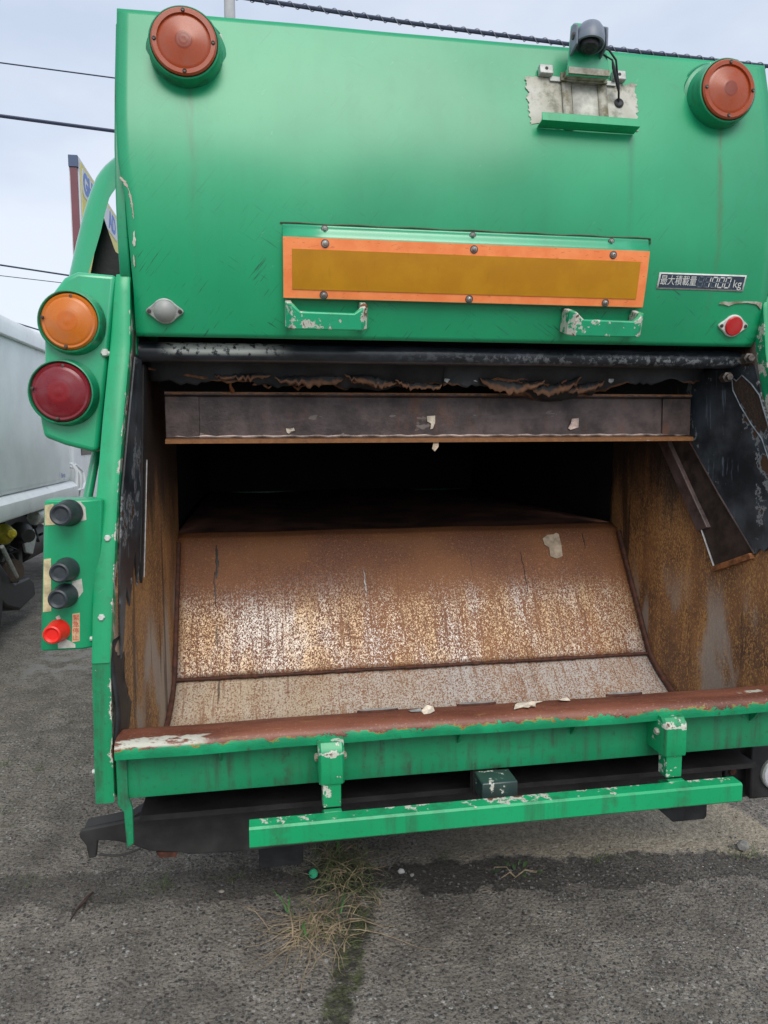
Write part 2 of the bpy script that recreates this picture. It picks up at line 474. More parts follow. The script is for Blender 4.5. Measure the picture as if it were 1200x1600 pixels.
def pipe_mat():
    t = NT('black_pipe_scraped'); X, Y, Z = t.xyz()
    n1 = t.noise(18, 6, 0.66, t.map((0.5, 1, 1)))
    c = t.mix(t.step(n1, 0.3, 0.7), (0.010, 0.013, 0.017), (0.035, 0.042, 0.052))
    fl = t.noise(60, 6, 0.7)
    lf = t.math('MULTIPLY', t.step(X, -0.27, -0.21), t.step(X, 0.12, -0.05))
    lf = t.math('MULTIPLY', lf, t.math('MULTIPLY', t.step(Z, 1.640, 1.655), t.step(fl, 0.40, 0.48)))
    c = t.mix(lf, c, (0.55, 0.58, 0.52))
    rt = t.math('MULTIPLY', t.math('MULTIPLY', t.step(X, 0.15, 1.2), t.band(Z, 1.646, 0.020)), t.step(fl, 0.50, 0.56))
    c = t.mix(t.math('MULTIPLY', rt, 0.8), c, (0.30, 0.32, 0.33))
    t.set(Base_Color=c, Roughness=0.32, Normal=t.bump(fl, 0.25, 0.002))
    return t.m

def asphalt_mat():
    t = NT('old_asphalt'); X, Y, Z = t.xyz()
    big = t.noise(0.9, 5, 0.6); mid = t.noise(7, 6, 0.62); fine = t.noise(95, 6, 0.72)
    vo = t.vor(72); vo2 = t.vor(150)
    c = t.mix(t.step(mid, 0.3, 0.7), (0.20, 0.176, 0.146), (0.37, 0.330, 0.275))
    c = t.mix(t.math('MULTIPLY', t.step(big, 0.45, 0.65), 0.5), c, (0.38, 0.34, 0.29))
    stn = t.math('MULTIPLY', t.step(t.noise(2.3, 6, 0.62, t.map(loc=(7, 3, 0)), 0.6), 0.46, 0.66), 0.38)
    # exposed aggregate, coarse and fine
    for vn, amt, sel in ((vo, 0.95, t.step(t.noise(16, 4), 0.36, 0.56)), (vo2, 0.75, t.step(t.noise(24, 4, vec=t.map(loc=(3, 8, 0))), 0.40, 0.60))):
        agg = t.math('MULTIPLY', t.step(vn.outputs['Distance'], 0.46, 0.34), sel)
        cv = t.t.nodes.new('ShaderNodeSeparateColor'); t.put(cv.inputs['Color'], vn.outputs['Color'])
        ac = t.ramp(cv.outputs[0], [(0.12, (0.065, 0.063, 0.060)), (0.5, (0.19, 0.178, 0.160)), (0.8, (0.34, 0.315, 0.28)), (0.97, (0.58, 0.56, 0.52))])
        c = t.mix(t.math('MULTIPLY', agg, amt), c, ac)
    c = t.mix(t.math('MULTIPLY', t.step(fine, 0.50, 0.36), 0.9), c, (0.022, 0.020, 0.018))
    c = t.mix(stn, c, (0.070, 0.064, 0.056))
    # pale sand washed under the tail
    wob = t.math('MULTIPLY', t.math('SUBTRACT', t.noise(6, 5, 0.62), 0.5), 0.30)
    yy = t.math('ADD', Y, wob); xx = t.math('ADD', X, wob)
    sand = t.math('MULTIPLY', t.math('MULTIPLY', t.step(t.math('ADD', yy, t.math('MULTIPLY', X, 0.115)), 2.33, 2.37), t.step(yy, 2.95, 2.6)), t.math('MULTIPLY', t.step(xx, 0.35, 0.95), t.step(xx, 1.80, 1.74)))
    sc_ = t.mix(t.step(t.noise(38, 5, 0.65), 0.35, 0.65), (0.38, 0.32, 0.235), (0.60, 0.52, 0.39))
    c = t.mix(t.math('MULTIPLY', sand, t.math('ADD', 0.55, t.math('MULTIPLY', t.step(fine, 0.35, 0.55), 0.42))), c, sc_)
    # joints filled with black soil: one across, one lengthwise with moss
    wj = t.math('MULTIPLY', t.math('SUBTRACT', t.noise(6, 8, 0.72), 0.5), 0.30)
    lin = t.math('ADD', Y, t.math('ADD', t.math('MULTIPLY', X, 0.115), wj))
    j1 = t.step(t.band(lin, 2.265, 0.095), 0.18, 0.34)
    j1 = t.math('MULTIPLY', j1, t.math('MULTIPLY', t.math('ADD', 0.45, t.math('MULTIPLY', t.step(X, -0.3, 0.3), 0.55)), t.step(t.math('ADD', fine, t.noise(22, 4)), 0.80, 0.95)))
    c = t.mix(t.math('MULTIPLY', j1, t.math('SUBTRACT', 0.85, t.math('MULTIPLY', t.step(X, 0.5, 1.3), 0.35))), c, t.mix(t.noise(70, 4), (0.022, 0.020, 0.018), (0.065, 0.058, 0.050)))
    lin2 = t.math('ADD', X, t.math('ADD', t.math('MULTIPLY', Y, -0.30), t.math('MULTIPLY', wj, 0.35)))
    j2 = t.math('MULTIPLY', t.math('MULTIPLY', t.step(t.band(lin2, -0.345, 0.060), 0.10, 0.50), t.step(t.math('ADD', fine, t.noise(26, 5)), 0.80, 1.02)), t.step(Y, 2.25, 2.05))
    mc = t.mix(t.step(t.noise(28, 5), 0.42, 0.6), (0.030, 0.032, 0.016), (0.080, 0.105, 0.022))
    c = t.mix(t.math('MULTIPLY', j2, 0.85), c, mc)
    # lime wash spots by the neighbouring truck
    wv = t.math('MULTIPLY', t.math('MULTIPLY', t.step(Y, 4.3, 4.7), t.step(Y, 5.6, 5.1)), t.math('MULTIPLY', t.step(X, -1.6, -1.4), t.step(X, -0.4, -0.7)))
    c = t.mix(t.math('MULTIPLY', wv, t.step(t.noise(9, 6, 0.7), 0.47, 0.56)), c, (0.33, 0.32, 0.30))
    # mossy spots out left
    ms = t.math('MULTIPLY', t.step(t.noise(3.2, 6, 0.66, t.map(loc=(4, 1, 0))), 0.60, 0.68), t.step(X, -0.2, -0.7))
    c = t.mix(t.math('MULTIPLY', ms, 0.5), c, (0.055, 0.060, 0.022))
    h = t.math('ADD', t.math('MULTIPLY', fine, 1.0), t.math('MULTIPLY', t.math('SUBTRACT', 1.0, vo.outputs['Distance']), 0.55))
    h = t.math('ADD', h, t.math('MULTIPLY', t.math('SUBTRACT', 1.0, vo2.outputs['Distance']), 0.25))
    h = t.math('SUBTRACT', h, t.math('MULTIPLY', j1, 0.9))
    t.set(Base_Color=c, Roughness=0.86, Specular_IOR_Level=0.35, Normal=t.bump(h, 1.0, 0.016))
    return t.m

def lens_mat(name, col, rough=0.16):
    t = NT(name)
    n = t.noise(18, 5, 0.6)
    c = t.mix(t.math('MULTIPLY', t.step(n, 0.45, 0.7), 0.30), col, tuple(0.55*x+0.12 for x in col))
    w_ = t.t.nodes.new('ShaderNodeTexNoise'); w_.inputs['Scale'].default_value = 160
    t.set(Base_Color=c, Roughness=t.math('ADD', rough, t.math('MULTIPLY', n, 0.25)), Specular_IOR_Level=0.5, Subsurface_Weight=0.15, Subsurface_Radius=(0.02, 0.006, 0.004),
          Normal=t.bump(w_.outputs['Fac'], 0.04, 0.002))
    return t.m

def amber_sheet_mat():
    t = NT('amber_retroreflective_sheet')
    n = t.noise(12, 5, 0.6); s = t.noise(1, 3, 0.5, t.map((90, 10, 14), rot=(0, rad(25), 0)))
    c = t.mix(t.step(n, 0.35, 0.7), (0.47, 0.205, 0.003), (0.53, 0.245, 0.004))
    c = t.mix(t.math('MULTIPLY', t.step(s, 0.64, 0.72), 0.12), c, (0.20, 0.09, 0.01))
    v = t.vor(420)
    t.set(Base_Color=c, Roughness=0.34, Normal=t.bump(v.outputs['Distance'], 0.12, 0.001))
    return t.m

def orange_mat():
    t = NT('fluorescent_orange_sheet')
    n = t.noise(20, 5, 0.6); s = t.noise(1, 3, 0.5, t.map((60, 10, 200), rot=(0, rad(50), 0)))
    c = t.mix(t.step(n, 0.3, 0.7), (0.92, 0.235, 0.065), (1.0, 0.31, 0.10))
    c = t.mix(t.math('MULTIPLY', t.step(s, 0.64, 0.70), 0.4), c, (0.30, 0.10, 0.05))
    t.set(Base_Color=c, Roughness=0.5)
    return t.m

M_PANEL = green_paint('green_panel_paint', dirt=0.05, chip=0.86, rough=0.42, scratch=1.6, coat=0.45, streaks=(
    (-0.148, 2.30, 1.70, 0.020, 0.35, (0.07, 0.07, 0.035)), (1.300, 2.29, 1.65, 0.014, 0.62, (0.11, 0.06, 0.025)),
    (1.030, 2.26, 1.80, 0.016, 0.35, (0.015, 0.10, 0.065)), (-0.17, 2.28, 2.15, 0.03, 0.2, (0.04, 0.12, 0.08))))
M_POST = green_paint('green_post_paint', base=(0.004, 0.355, 0.140), dirt=0.22, chip=0.80)
M_BOXG = green_paint('green_box_paint', dirt=0.15, chip=0.84)
M_BODYG = green_paint('green_body_paint', base=(0.006, 0.38, 0.165), dirt=0.10, chip=0.90, rough=0.30, coat=1.0)
M_SKIRT = green_paint('green_skirt_paint', base=(0.003, 0.235, 0.095), dirt=0.75, chip=0.86, rough=0.5)
M_BUMP = green_paint('green_bumper_paint', base=(0.003, 0.345, 0.125), dirt=0.45, chip=0.775, chipscale=34)
M_SOCK = green_paint('green_socket_paint', base=(0.003, 0.31, 0.115), dirt=0.6, chip=0.69, chipscale=30)
M_HAND = green_paint('green_handle_paint', base=(0.010, 0.42, 0.19), dirt=0.2, chip=0.69, chipscale=36)
M_FOOT = green_paint('green_post_foot_paint', base=(0.003, 0.27, 0.105), dirt=0.7, chip=0.74)
M_LAMPG = green_paint('green_lamp_paint', base=(0.004, 0.26, 0.115), dirt=0.7, chip=0.86)
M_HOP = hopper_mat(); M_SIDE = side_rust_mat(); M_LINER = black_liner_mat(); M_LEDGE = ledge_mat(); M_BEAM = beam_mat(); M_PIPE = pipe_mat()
M_ASPH = asphalt_mat()
M_BLACK = simple('black_chassis_paint', (0.014, 0.014, 0.015), 0.6, var=0.5, scale=12, bump=0.3)
M_BLACKP = simple('black_plate_dusty', (0.026, 0.025, 0.024), 0.7, var=0.5, scale=9, bump=0.3)
M_RUBBER = simple('black_rubber', (0.016, 0.017, 0.019), 0.55, var=0.4, scale=20, bump=0.25)
M_KNOB = simple('dark_grey_rubber_knob', (0.030, 0.038, 0.044), 0.45, var=0.3, scale=40)
M_REDK = simple('red_plastic', (0.80, 0.018, 0.010), 0.38, var=0.08, scale=30, bump=0.05)
M_STEEL = simple('galvanised_bolt', (0.42, 0.41, 0.39), 0.42, 0.7, var=0.35, scale=60)
M_BOLTD = simple('dirty_bolt', (0.10, 0.085, 0.075), 0.5, 0.5, var=0.5, scale=80)
M_RUST = simple('orange_rust', (0.22, 0.085, 0.028), 0.75, var=0.5, scale=45, bump=0.4)
M_RUSTD = simple('brown_weld_rust', (0.075, 0.026, 0.014), 0.75, var=0.5, scale=45, bump=0.4)
M_AMB = lens_mat('amber_lens', (0.37, 0.065, 0.015)); M_AMB2 = lens_mat('orange_lens', (0.62, 0.17, 0.015)); M_REDL = lens_mat('red_lens', (0.20, 0.010, 0.018))
M_AMBC = lens_mat('amber_lens_core', (0.26, 0.038, 0.010)); M_AMB2C = lens_mat('orange_lens_core', (0.60, 0.145, 0.010)); M_REDC = lens_mat('red_lens_core', (0.24, 0.009, 0.014))
M_REDR = lens_mat('red_reflector', (0.55, 0.012, 0.014)); M_GREYL = lens_mat('clouded_grey_lens', (0.33, 0.34, 0.32), 0.3)
M_CLEARL = lens_mat('clear_lens', (0.62, 0.64, 0.66), 0.1)
M_AMBS = amber_sheet_mat(); M_ORNG = orange_mat()
M_WHITEP = simple('pale_primer', (0.55, 0.55, 0.48), 0.6, var=0.2, scale=50)
M_ALU = simple('dull_aluminium', (0.42, 0.44, 0.42), 0.45, 0.3, var=0.25, scale=40)
M_CAMG = simple('grey_camera_plastic', (0.17, 0.20, 0.25), 0.42, var=0.12, scale=30, bump=0.03)
M_WIRE = simple('black_wire', (0.018, 0.02, 0.024), 0.5)
M_PAPER = simple('dirty_cardboard', (0.50, 0.40, 0.29), 0.85, var=0.25, scale=40, bump=0.3)
M_PAPERP = simple('pinkish_paper', (0.60, 0.46, 0.40), 0.85, var=0.3, scale=60, bump=0.2)
M_PAPERW = simple('pale_paper', (0.66, 0.58, 0.46), 0.85, var=0.3, scale=60, bump=0.2)
M_STK = simple('yellowed_sticker', (0.56, 0.48, 0.28), 0.6, var=0.3, scale=45)
M_STKO = simple('orange_sticker', (0.62, 0.42, 0.25), 0.6, var=0.2, scale=45)
M_STKR = simple('red_print', (0.60, 0.10, 0.04), 0.6, var=0.3, scale=80)
M_NAVY = simple('navy_sign_face', (0.030, 0.048, 0.078), 0.5, var=0.2, scale=30)
M_PRINT = simple('off_white_print', (0.62, 0.64, 0.60), 0.6, var=0.15, scale=80)
M_PRINTD = simple('faded_grey_print', (0.11, 0.135, 0.165), 0.6, var=0.5, scale=120)
M_TORN = None
def torn_mat():
    t = NT('torn_black_rubber_cloth'); wv = t.attr()
    n = t.noise(30, 6, 0.66); val = t.math('ADD', wv, t.math('MULTIPLY', t.math('SUBTRACT', n, 0.5), 0.8))
    c = t.mix(t.step(t.noise(9, 5), 0.3, 0.7), (0.010, 0.012, 0.014), (0.034, 0.036, 0.038))
    c = t.mix(t.step(val, 0.55, 0.75), c, t.mix(t.noise(55, 4), (0.06, 0.026, 0.014), (0.26, 0.12, 0.055)))
    t.set(Base_Color=c, Roughness=0.7, Normal=t.bump(n, 0.5, 0.004))
    return t.m
M_TORN = torn_mat()

def patch_mat():
    t = NT('bare_scraped_primer_patch')
    n = t.noise(22, 6, 0.68); X, Y, Z = t.xyz()
    c = t.mix(t.step(t.noise(8, 5), 0.35, 0.7), (0.42, 0.41, 0.33), (0.62, 0.62, 0.56))
    g = t.math('MULTIPLY', t.step(n, 0.44, 0.66), 0.75)
    c = t.mix(g, c, (0.13, 0.13, 0.08))
    c = t.mix(t.math('MULTIPLY', t.step(t.noise(55, 5, 0.7), 0.60, 0.7), 0.6), c, (0.05, 0.045, 0.03))
    t.set(Base_Color=c, Roughness=0.65, Normal=t.bump(n, 0.3, 0.002))
    return t.m
M_PATCH = patch_mat()
def strap_mat():
    t = NT('dirty_bracket_metal')
    n = t.noise(30, 6, 0.68)
    c = t.mix(t.step(n, 0.35, 0.68), (0.48, 0.47, 0.40), (0.16, 0.14, 0.07))
    c = t.mix(t.step(t.noise(25, 5, 0.6, t.map(loc=(2, 3, 4))), 0.64, 0.70), c, (0.20, 0.07, 0.025))
    t.set(Base_Color=c, Roughness=0.6)
    return t.m
M_STRAP = strap_mat()

# ------------------------------------------------------------------ the ground
g = MB()
g.add([(-900, -900, 0), (900, -900, 0), (900, 900, 0), (-900, 900, 0)], [(0, 1, 2, 3)])
go = g.build('ground', M_ASPH, smooth=False)
go['kind'] = 'structure'; go['label'] = 'old grey asphalt yard with soil-filled joints'

# ------------------------------------------------------------------ the garbage truck
XC = 0.5685
T = empty('garbage_truck', (XC, 2.6, 0.0))
tag(T, 'green garbage truck seen from behind with rusty open hopper and amber warning lamps', 'garbage truck')

PZ = [(2.55, 2.048), (2.46, 2.02), (2.36, 2.002), (2.27, 1.985), (2.19, 1.974), (2.12, 1.967), (2.02, 1.965), (1.92, 1.975), (1.82, 1.997), (1.75, 2.018), (1.68, 2.040), (1.60, 2.066)]
_pc = np.polyfit([a-2.1 for a, b in PZ], [b for a, b in PZ], 4)
def pY(z): return float(np.polyval(_pc, z-2.1))
def pT(z):                       # unit tangent (going up) and outward normal of the panel at height z
    d = (pY(z+0.005)-pY(z-0.005))/0.01
    t = Vector((0, d, 1)).normalized()
    return t, Vector((0, -t.z, t.y))

# upper tail panel
ZT, ZB = 2.485, 1.685
def lx(z): return float(np.interp(z, [1.68, 1.80, 2.00, 2.10, 2.20, 2.5], [-0.309, -0.306, -0.312, -0.326, -0.328, -0.325]))
def rx(z): return float(np.interp(z, [1.68, 1.71, 1.80, 2.0, 2.5], [1.466, 1.474, 1.484, 1.474, 1.466]))
def panel_fn(u, v):
    z = ZB + (ZT-ZB)*v
    x = lx(z) + (rx(z)-lx(z))*u
    y = pY(z) + 0.0012*math.sin(x*7+z*3)*math.sin(z*9+1.3) + 0.0010*math.sin(x*17+2)*math.cos(z*13)
    edge = max(0.0, 1-min(v*(ZT-ZB), 0.03)/0.012)*0.55
    return (x, y, z, edge*(0.6+0.4*math.sin(x*11)))
b = MB().grid(panel_fn, 60, 64)
panel = b.build('tail_panel', M_PANEL, T, solid=(0.014, -1.0), face=(0, -1, 0))
b = MB()
prof = [(pY(ZT)+0.002, ZT-0.001), (pY(ZT)+0.05, ZT+0.012), (2.30, ZT+0.03), (2.75, ZT+0.03), (2.75, ZT-0.005), (pY(ZT)+0.03, ZT-0.012)]
b.prism(prof, 'X', -0.322, 1.462).build('roof_return', M_BODYG, T)
# tail sides behind the panel
for xa, xb in ((-0.338, -0.312), (1.476, 1.502)):
    pts = [(1.992, 2.14), (1.982, 2.0), (1.986, 1.90), (2.0, 1.835), (2.045, 1.79), (2.06, 1.64), (2.76, 1.60), (2.76, 2.49), (2.085, 2.478), (2.03, 2.3)]
    MB().prism(pts, 'X', xa, xb).build('tail_side', M_LAMPG, T, bevel=0.004)

def on_panel(x, z, off=0.0):
    t, n = pT(z)
    return Vector((x, pY(z), z)) + n*off

def panel_sheet(x0, x1, z0, z1, off, rag=0.0, nx=2, nz=6, seed=1, skew=0.0, thick=0.0015):
    """thin sheet lying on the panel, optional ragged outline"""
    rnd = random.Random(seed)
    def walk(n):
        v, o_ = 0.0, []
        for _ in range(n+1):
            v = 0.8*v + rnd.uniform(-rag, rag)*0.55; o_.append(v + rnd.uniform(-rag, rag)*0.06)
        return o_
    jl, jr, jb, jt = walk(nz), walk(nz), walk(nx), walk(nx)
    m = MB()
    def fn(u, v):
        i = round(u*nx); j = round(v*nz)
        xa = x0 + jl[j] + skew*v; xb = x1 + jr[j] + skew*v
        za = z0 + jb[i]; zb = z1 + jt[i]
        z = za + (zb-za)*v
        return tuple(on_panel(xa+(xb-xa)*u, z, off))
    m.grid(fn, nx, nz)
    return m

M_GASK = green_paint('weathered_gasket_paint', base=(0.004, 0.22, 0.10), dirt=0.9, chip=0.60, chipscale=40)
# ---- round amber warning lamps on the panel
def warning_lamp(x, z):
    yb = pY(z) + 0.03; yf = 1.945
    L = yb - yf
    h = MB()
    h.lathe([(0.080, 0.0), (0.100, 0.0), (0.100, L-0.066), (0.098, L-0.061), (0.0895, L-0.057), (0.0865, L-0.012), (0.0845, L-0.002), (0.0815, L), (0.0790, L-0.003), (0.0775, L-0.02), (0.0, L-0.02)], (x, yb, z), (0, -1, 0), 56)
    o = h.build('warning_lamp', M_LAMPG, T)
    pr = [(0.0785, L-0.01), (0.0785, L+0.003), (0.0745, L+0.007), (0.0645, L+0.007), (0.0625, L+0.002)]
    for k in range(9):                      # moulded ridges
        r = 0.060-0.0042*k
        pr += [(r, L+0.003+0.0009*k+(0.0009 if k % 2 else 0.0))]
    pr += [(0.0225, L+0.0118), (0.0, L+0.0122)]
    MB().lathe(pr, (x, yb, z), (0, -1, 0), 56).build('lens', M_AMB, o)
    MB().lathe([(0.021, L+0.0117), (0.017, L+0.0130), (0.014, L+0.0124), (0.010, L+0.0136), (0.006, L+0.0130), (0.0, L+0.0138)], (x, yb, z), (0, -1, 0), 32).build('lens_centre', M_AMBC, o)
    for k in range(4):
        a = math.pi/2*k
        sx, sz = x+0.0695*math.sin(a), z+0.0695*math.cos(a)
        MB().lathe([(0.0, L+0.004), (0.005, L+0.004), (0.005, L+0.0085), (0.0035, L+0.0105), (0.0015, L+0.0095), (0.0, L+0.0095)], (sx, yb, sz), (0, -1, 0), 12).build('screw', M_BOLTD, o)
    # weathered sealing gasket at the foot
    MB().lathe([(0.098, 0.0), (0.106, 0.004), (0.106, L-0.074), (0.1025, L-0.071), (0.098, L-0.073)], (x, yb, z), (0, -1, 0), 56).build('gasket', M_GASK, o)
    return o
warning_lamp(-0.158, 2.376)
warning_lamp(1.296, 2.368)

# ---- scraped patch with bracket, reversing camera
m = panel_sheet(0.737, 1.052, 2.255, 2.392, 0.0022, rag=0.007, nx=60, nz=44, seed=5)
m.build('bare_patch', M_PATCH, T)
plate = panel_sheet(0.862, 0.958, 2.268, 2.372, 0.0045, nx=2, nz=3).build('mounting_plate', M_WHITEP, T, solid=(0.002, 0))
for xs in (0.832, 0.936):
    s_ = panel_sheet(xs, xs+0.026, 2.262, 2.386, 0.008, nx=2, nz=4).build('strap', M_STRAP, T, solid=(0.003, 0))
    c = on_panel(xs+0.014, 2.272, 0.011)
    t_, n_ = pT(2.27)
    MB().lathe([(0.009, 0.0), (0.007, 0.003), (0.0, 0.004)], c, n_, 10).build('rust_spot', M_RUST, s_)
ch = MB()
t_, n_ = pT(2.258)
def along(x, up, out, z=2.258): 
    t, n = pT(z); return Vector((x, pY(z), z)) + t*up + n*out
ring = lambda x: [along(x, -0.012, 0.003), along(x, -0.012, 0.040), along(x, 0.010, 0.040), along(x, 0.010, 0.037), along(x, -0.008, 0.036), along(x, -0.008, 0.003)]
ch.loft([ring(0.757), ring(1.036)], True, True, [0.0]*12)
ch.build('channel', M_POST, T, bevel=0.0008)
tp = MB()
ring = lambda x: [along(x, -0.008, 0.010, 2.385), along(x, -0.008, 0.016, 2.385), along(x, 0.014, 0.016, 2.385), along(x, 0.014, 0.010, 2.385)]
tpo = tp.loft([ring(0.828), ring(0.962)], True, True).build('cross_strip', M_STRAP, T, bevel=0.001)
for bx in (0.843, 0.946):
    c = along(bx, 0.003, 0.016, 2.385); t_, n_ = pT(2.385)
    MB().lathe([(0.0, 0), (0.0085, 0), (0.0085, 0.004), (0.006, 0.007), (0.0, 0.0075)], c, n_, 14).build('bolt', M_BOLTD, tpo)
MB().loft([[along(x, -0.007, 0.005, 2.385), along(x, -0.007, 0.0085, 2.385), along(x, 0.006, 0.0085, 2.385), along(x, 0.006, 0.005, 2.385)] for x in (0.80, 0.99)]).build('cross_strip', M_ALU, T)
for bx in (0.787, 0.998):
    cl = MB()
    cl.loft([[along(x, -0.002, 0.003, 2.392), along(x, -0.002, 0.020, 2.392), along(x, 0.024, 0.020, 2.392), along(x, 0.024, 0.003, 2.392)] for x in (bx-0.019, bx+0.019)])
    co = cl.build('clip', M_ALU, T, bevel=0.002)
    t_, n_ = pT(2.392)
    MB().lathe([(0.0, 0), (0.0045, 0), (0.0045, 0.001), (0.0, 0.0012)], along(bx, 0.012, 0.020, 2.392), n_, 12).build('hole', M_BLACK, co)
# camera: bracket plate rising above the panel, hood, lens, side ears
cb = MB()
cp = [(0.832, 2.380), (0.955, 2.380), (0.945, 2.45), (0.925, 2.505), (0.912, 2.514), (0.852, 2.514), (0.842, 2.505), (0.838, 2.45)]
cbo = cb.prism(cp, 'Y', 1.962, 1.967).build('camera_bracket', M_BODYG, T, bevel=0.0015)
MB().prism([(0.836, 2.384), (0.952, 2.384), (0.952, 2.400), (0.836, 2.400)], 'Y', 1.957, 2.012).build('bracket_foot', M_STRAP, cbo)
cax = Vector((-0.12, -0.16, -1.0)).normalized(); cc = Vector((0.884, 1.937, 2.466))
MB().lathe([(0.0, -0.042), (0.016, -0.039), (0.028, -0.030), (0.036, -0.016), (0.039, 0.0), (0.0395, 0.018), (0.0385, 0.022), (0.034, 0.023), (0.032, 0.016), (0.0, 0.012)], cc, cax, 40).build('camera_housing', M_CAMG, cbo)
MB().lathe([(0.026, 0.011), (0.026, 0.024), (0.023, 0.031), (0.014, 0.034), (0.009, 0.032), (0.0, 0.035)], cc, cax, 32).build('camera_lens', M_WIRE, cbo)
for s in (-1, 1):
    e = MB().prism([(1.922, 2.440), (1.962, 2.428), (1.962, 2.490), (1.945, 2.502), (1.922, 2.488)], 'X', cc.x+s*0.042-0.003, cc.x+s*0.042+0.003).build('camera_ear', M_CAMG, cbo, bevel=0.002)
    MB().lathe([(0.0, 0), (0.009, 0), (0.009, 0.004), (0.0, 0.006)], (cc.x+s*0.044, 1.940, 2.468), (s, 0, 0), 14).build('ear_screw', M_BOLTD, cbo)
wp = [(0.918, 1.955, 2.455), (0.945, 1.950, 2.446), (0.968, 1.955, 2.425), (0.978, 1.965, 2.395), (0.988, 1.975, 2.365), (0.997, 1.992, 2.335)]
MB().tube(wp, 0.0028, 8).build('camera_cable', M_WIRE, T)
wp2 = [(0.935, 1.962, 2.440), (0.958, 1.956, 2.425), (0.963, 1.958, 2.408), (0.972, 1.962, 2.385), (0.990, 1.977, 2.352), (0.998, 1.992, 2.338)]
MB().tube(wp2, [0.002, 0.0025, 0.0048, 0.0048, 0.0025, 0.0022], 8).build('camera_cable', M_WIRE, T)
t_, n_ = pT(2.335)
MB().lathe([(0.013, 0.0), (0.013, 0.004), (0.010, 0.006), (0.0065, 0.004), (0.0, 0.003)], on_panel(0.998, 2.332, 0.002), n_, 20).build('grommet', M_RUBBER, T)

# ---- amber reflector plate with orange border
zt0, zt1 = 1.789, 1.934
back = MB()
back.grid(lambda u, v: tuple(on_panel(0.072+(1.084-0.072)*u, 1.787+(1.966-1.787)*v, 0.003+0.012*max(0, min(1, (1.966-(1.787+(1.966-1.787)*v)-0.010)/0.02)))), 8, 40)
rp = back.build('reflector_plate', M_BODYG, T, solid=(0.003, 0))
MB().grid(lambda u, v: tuple(on_panel(0.072+1.012*u, zt0+(zt1-zt0)*v, 0.0185)), 6, 10).build('orange_border', M_ORNG, rp, smooth=False, solid=(0.002, 0))
MB().grid(lambda u, v: tuple(on_panel(0.095+0.964*u, 1.810+0.096*v, 0.0205)), 6, 8).build('amber_field', M_AMBS, rp, smooth=False, solid=(0.0015, 0))
# fine lines where the border strips meet
def bolt(x, z, off, parent, r=0.0072):
    t, n = pT(z)
    o = MB().lathe([(0.0, 0), (r*1.15, 0), (r*1.15, 0.002), (r*0.9, 0.002), (r*0.85, 0.005), (r*0.55, 0.0075), (r*0.35, 0.0078), (r*0.3, 0.0055), (0.0, 0.0055)], on_panel(x, z, off), n, 14).build('bolt', M_STEEL, parent)
    MB().lathe([(0.0, 0.0), (r*1.5, 0.0), (r*1.5, 0.0012), (0.0, 0.0014)], on_panel(x, z, off), n, 14).build('washer', M_BOLTD, parent)
    return o
for x, z in ((0.180, 1.921), (0.578, 1.921), (0.976, 1.921)): bolt(x, z, 0.0195, rp)
for x, z in ((0.177, 1.798), (0.573, 1.798), (0.969, 1.798)): bolt(x, z, 0.0195, rp)
for x, z in ((0.180, 1.958), (0.577, 1.957), (0.974, 1.957)): bolt(x, z, 0.005, rp, 0.0062)
# bead of brown sealant above the plate
sp = [tuple(on_panel(0.066+1.026*i/24, 1.969+0.0012*math.sin(i*1.7), 0.0015)) for i in range(25)]
MB().tube(sp+[tuple(on_panel(1.0925, 1.955, 0.0015))], 0.0022, 6).build('sealant_bead', simple('brown_sealant', (0.075, 0.085, 0.05), 0.8), rp)

# ---- grab handles
def handle(x0, x1, z):
    m = MB(); out = 0.064
    for i, xs in enumerate((x0, x1-0.034)):
        def rg(t, n, xa, xb): pass
    A = lambda x, up, o: along(x, up, o, z)
    # a bent flat bar: two feet and a face, with arched inner corners
    path = [(x0+0.002, 0.0), (x0+0.002, out-0.012), (x0+0.012, out), (x0+0.03, out+0.002), (x1-0.03, out+0.002), (x1-0.012, out), (x1-0.002, out-0.012), (x1-0.002, 0.0)]
    hgt = [0.066, 0.066, 0.062, 0.045, 0.043, 0.056, 0.064, 0.066]
    rings = []
    for i, ((x, o), h) in enumerate(zip(path, hgt)):
        a = Vector(path[max(0, i-1)]); c = Vector(path[min(len(path)-1, i+1)])
        d = (c-a).normalized(); nn = Vector((-d.y, d.x))*0.0085
        rings.append([A(x+nn.x, -0.026, o+nn.y), A(x+nn.x, -0.026+h, o+nn.y), A(x-nn.x, -0.026+h, o-nn.y), A(x-nn.x, -0.026, o-nn.y)])
    wl = [0.55, 0.5, 0.55, 0.35, 0.15, 0.5, 0.55, 0.5]
    wv = [q for q in wl for _ in range(4)]
    vs_ = MB(); vs_.loft(rings, True, True, wv)
    return vs_.build('grab_handle', M_HAND, T, bevel=0.003)
handle(0.082, 0.283, 1.745)
handle(0.858, 1.066, 1.742)

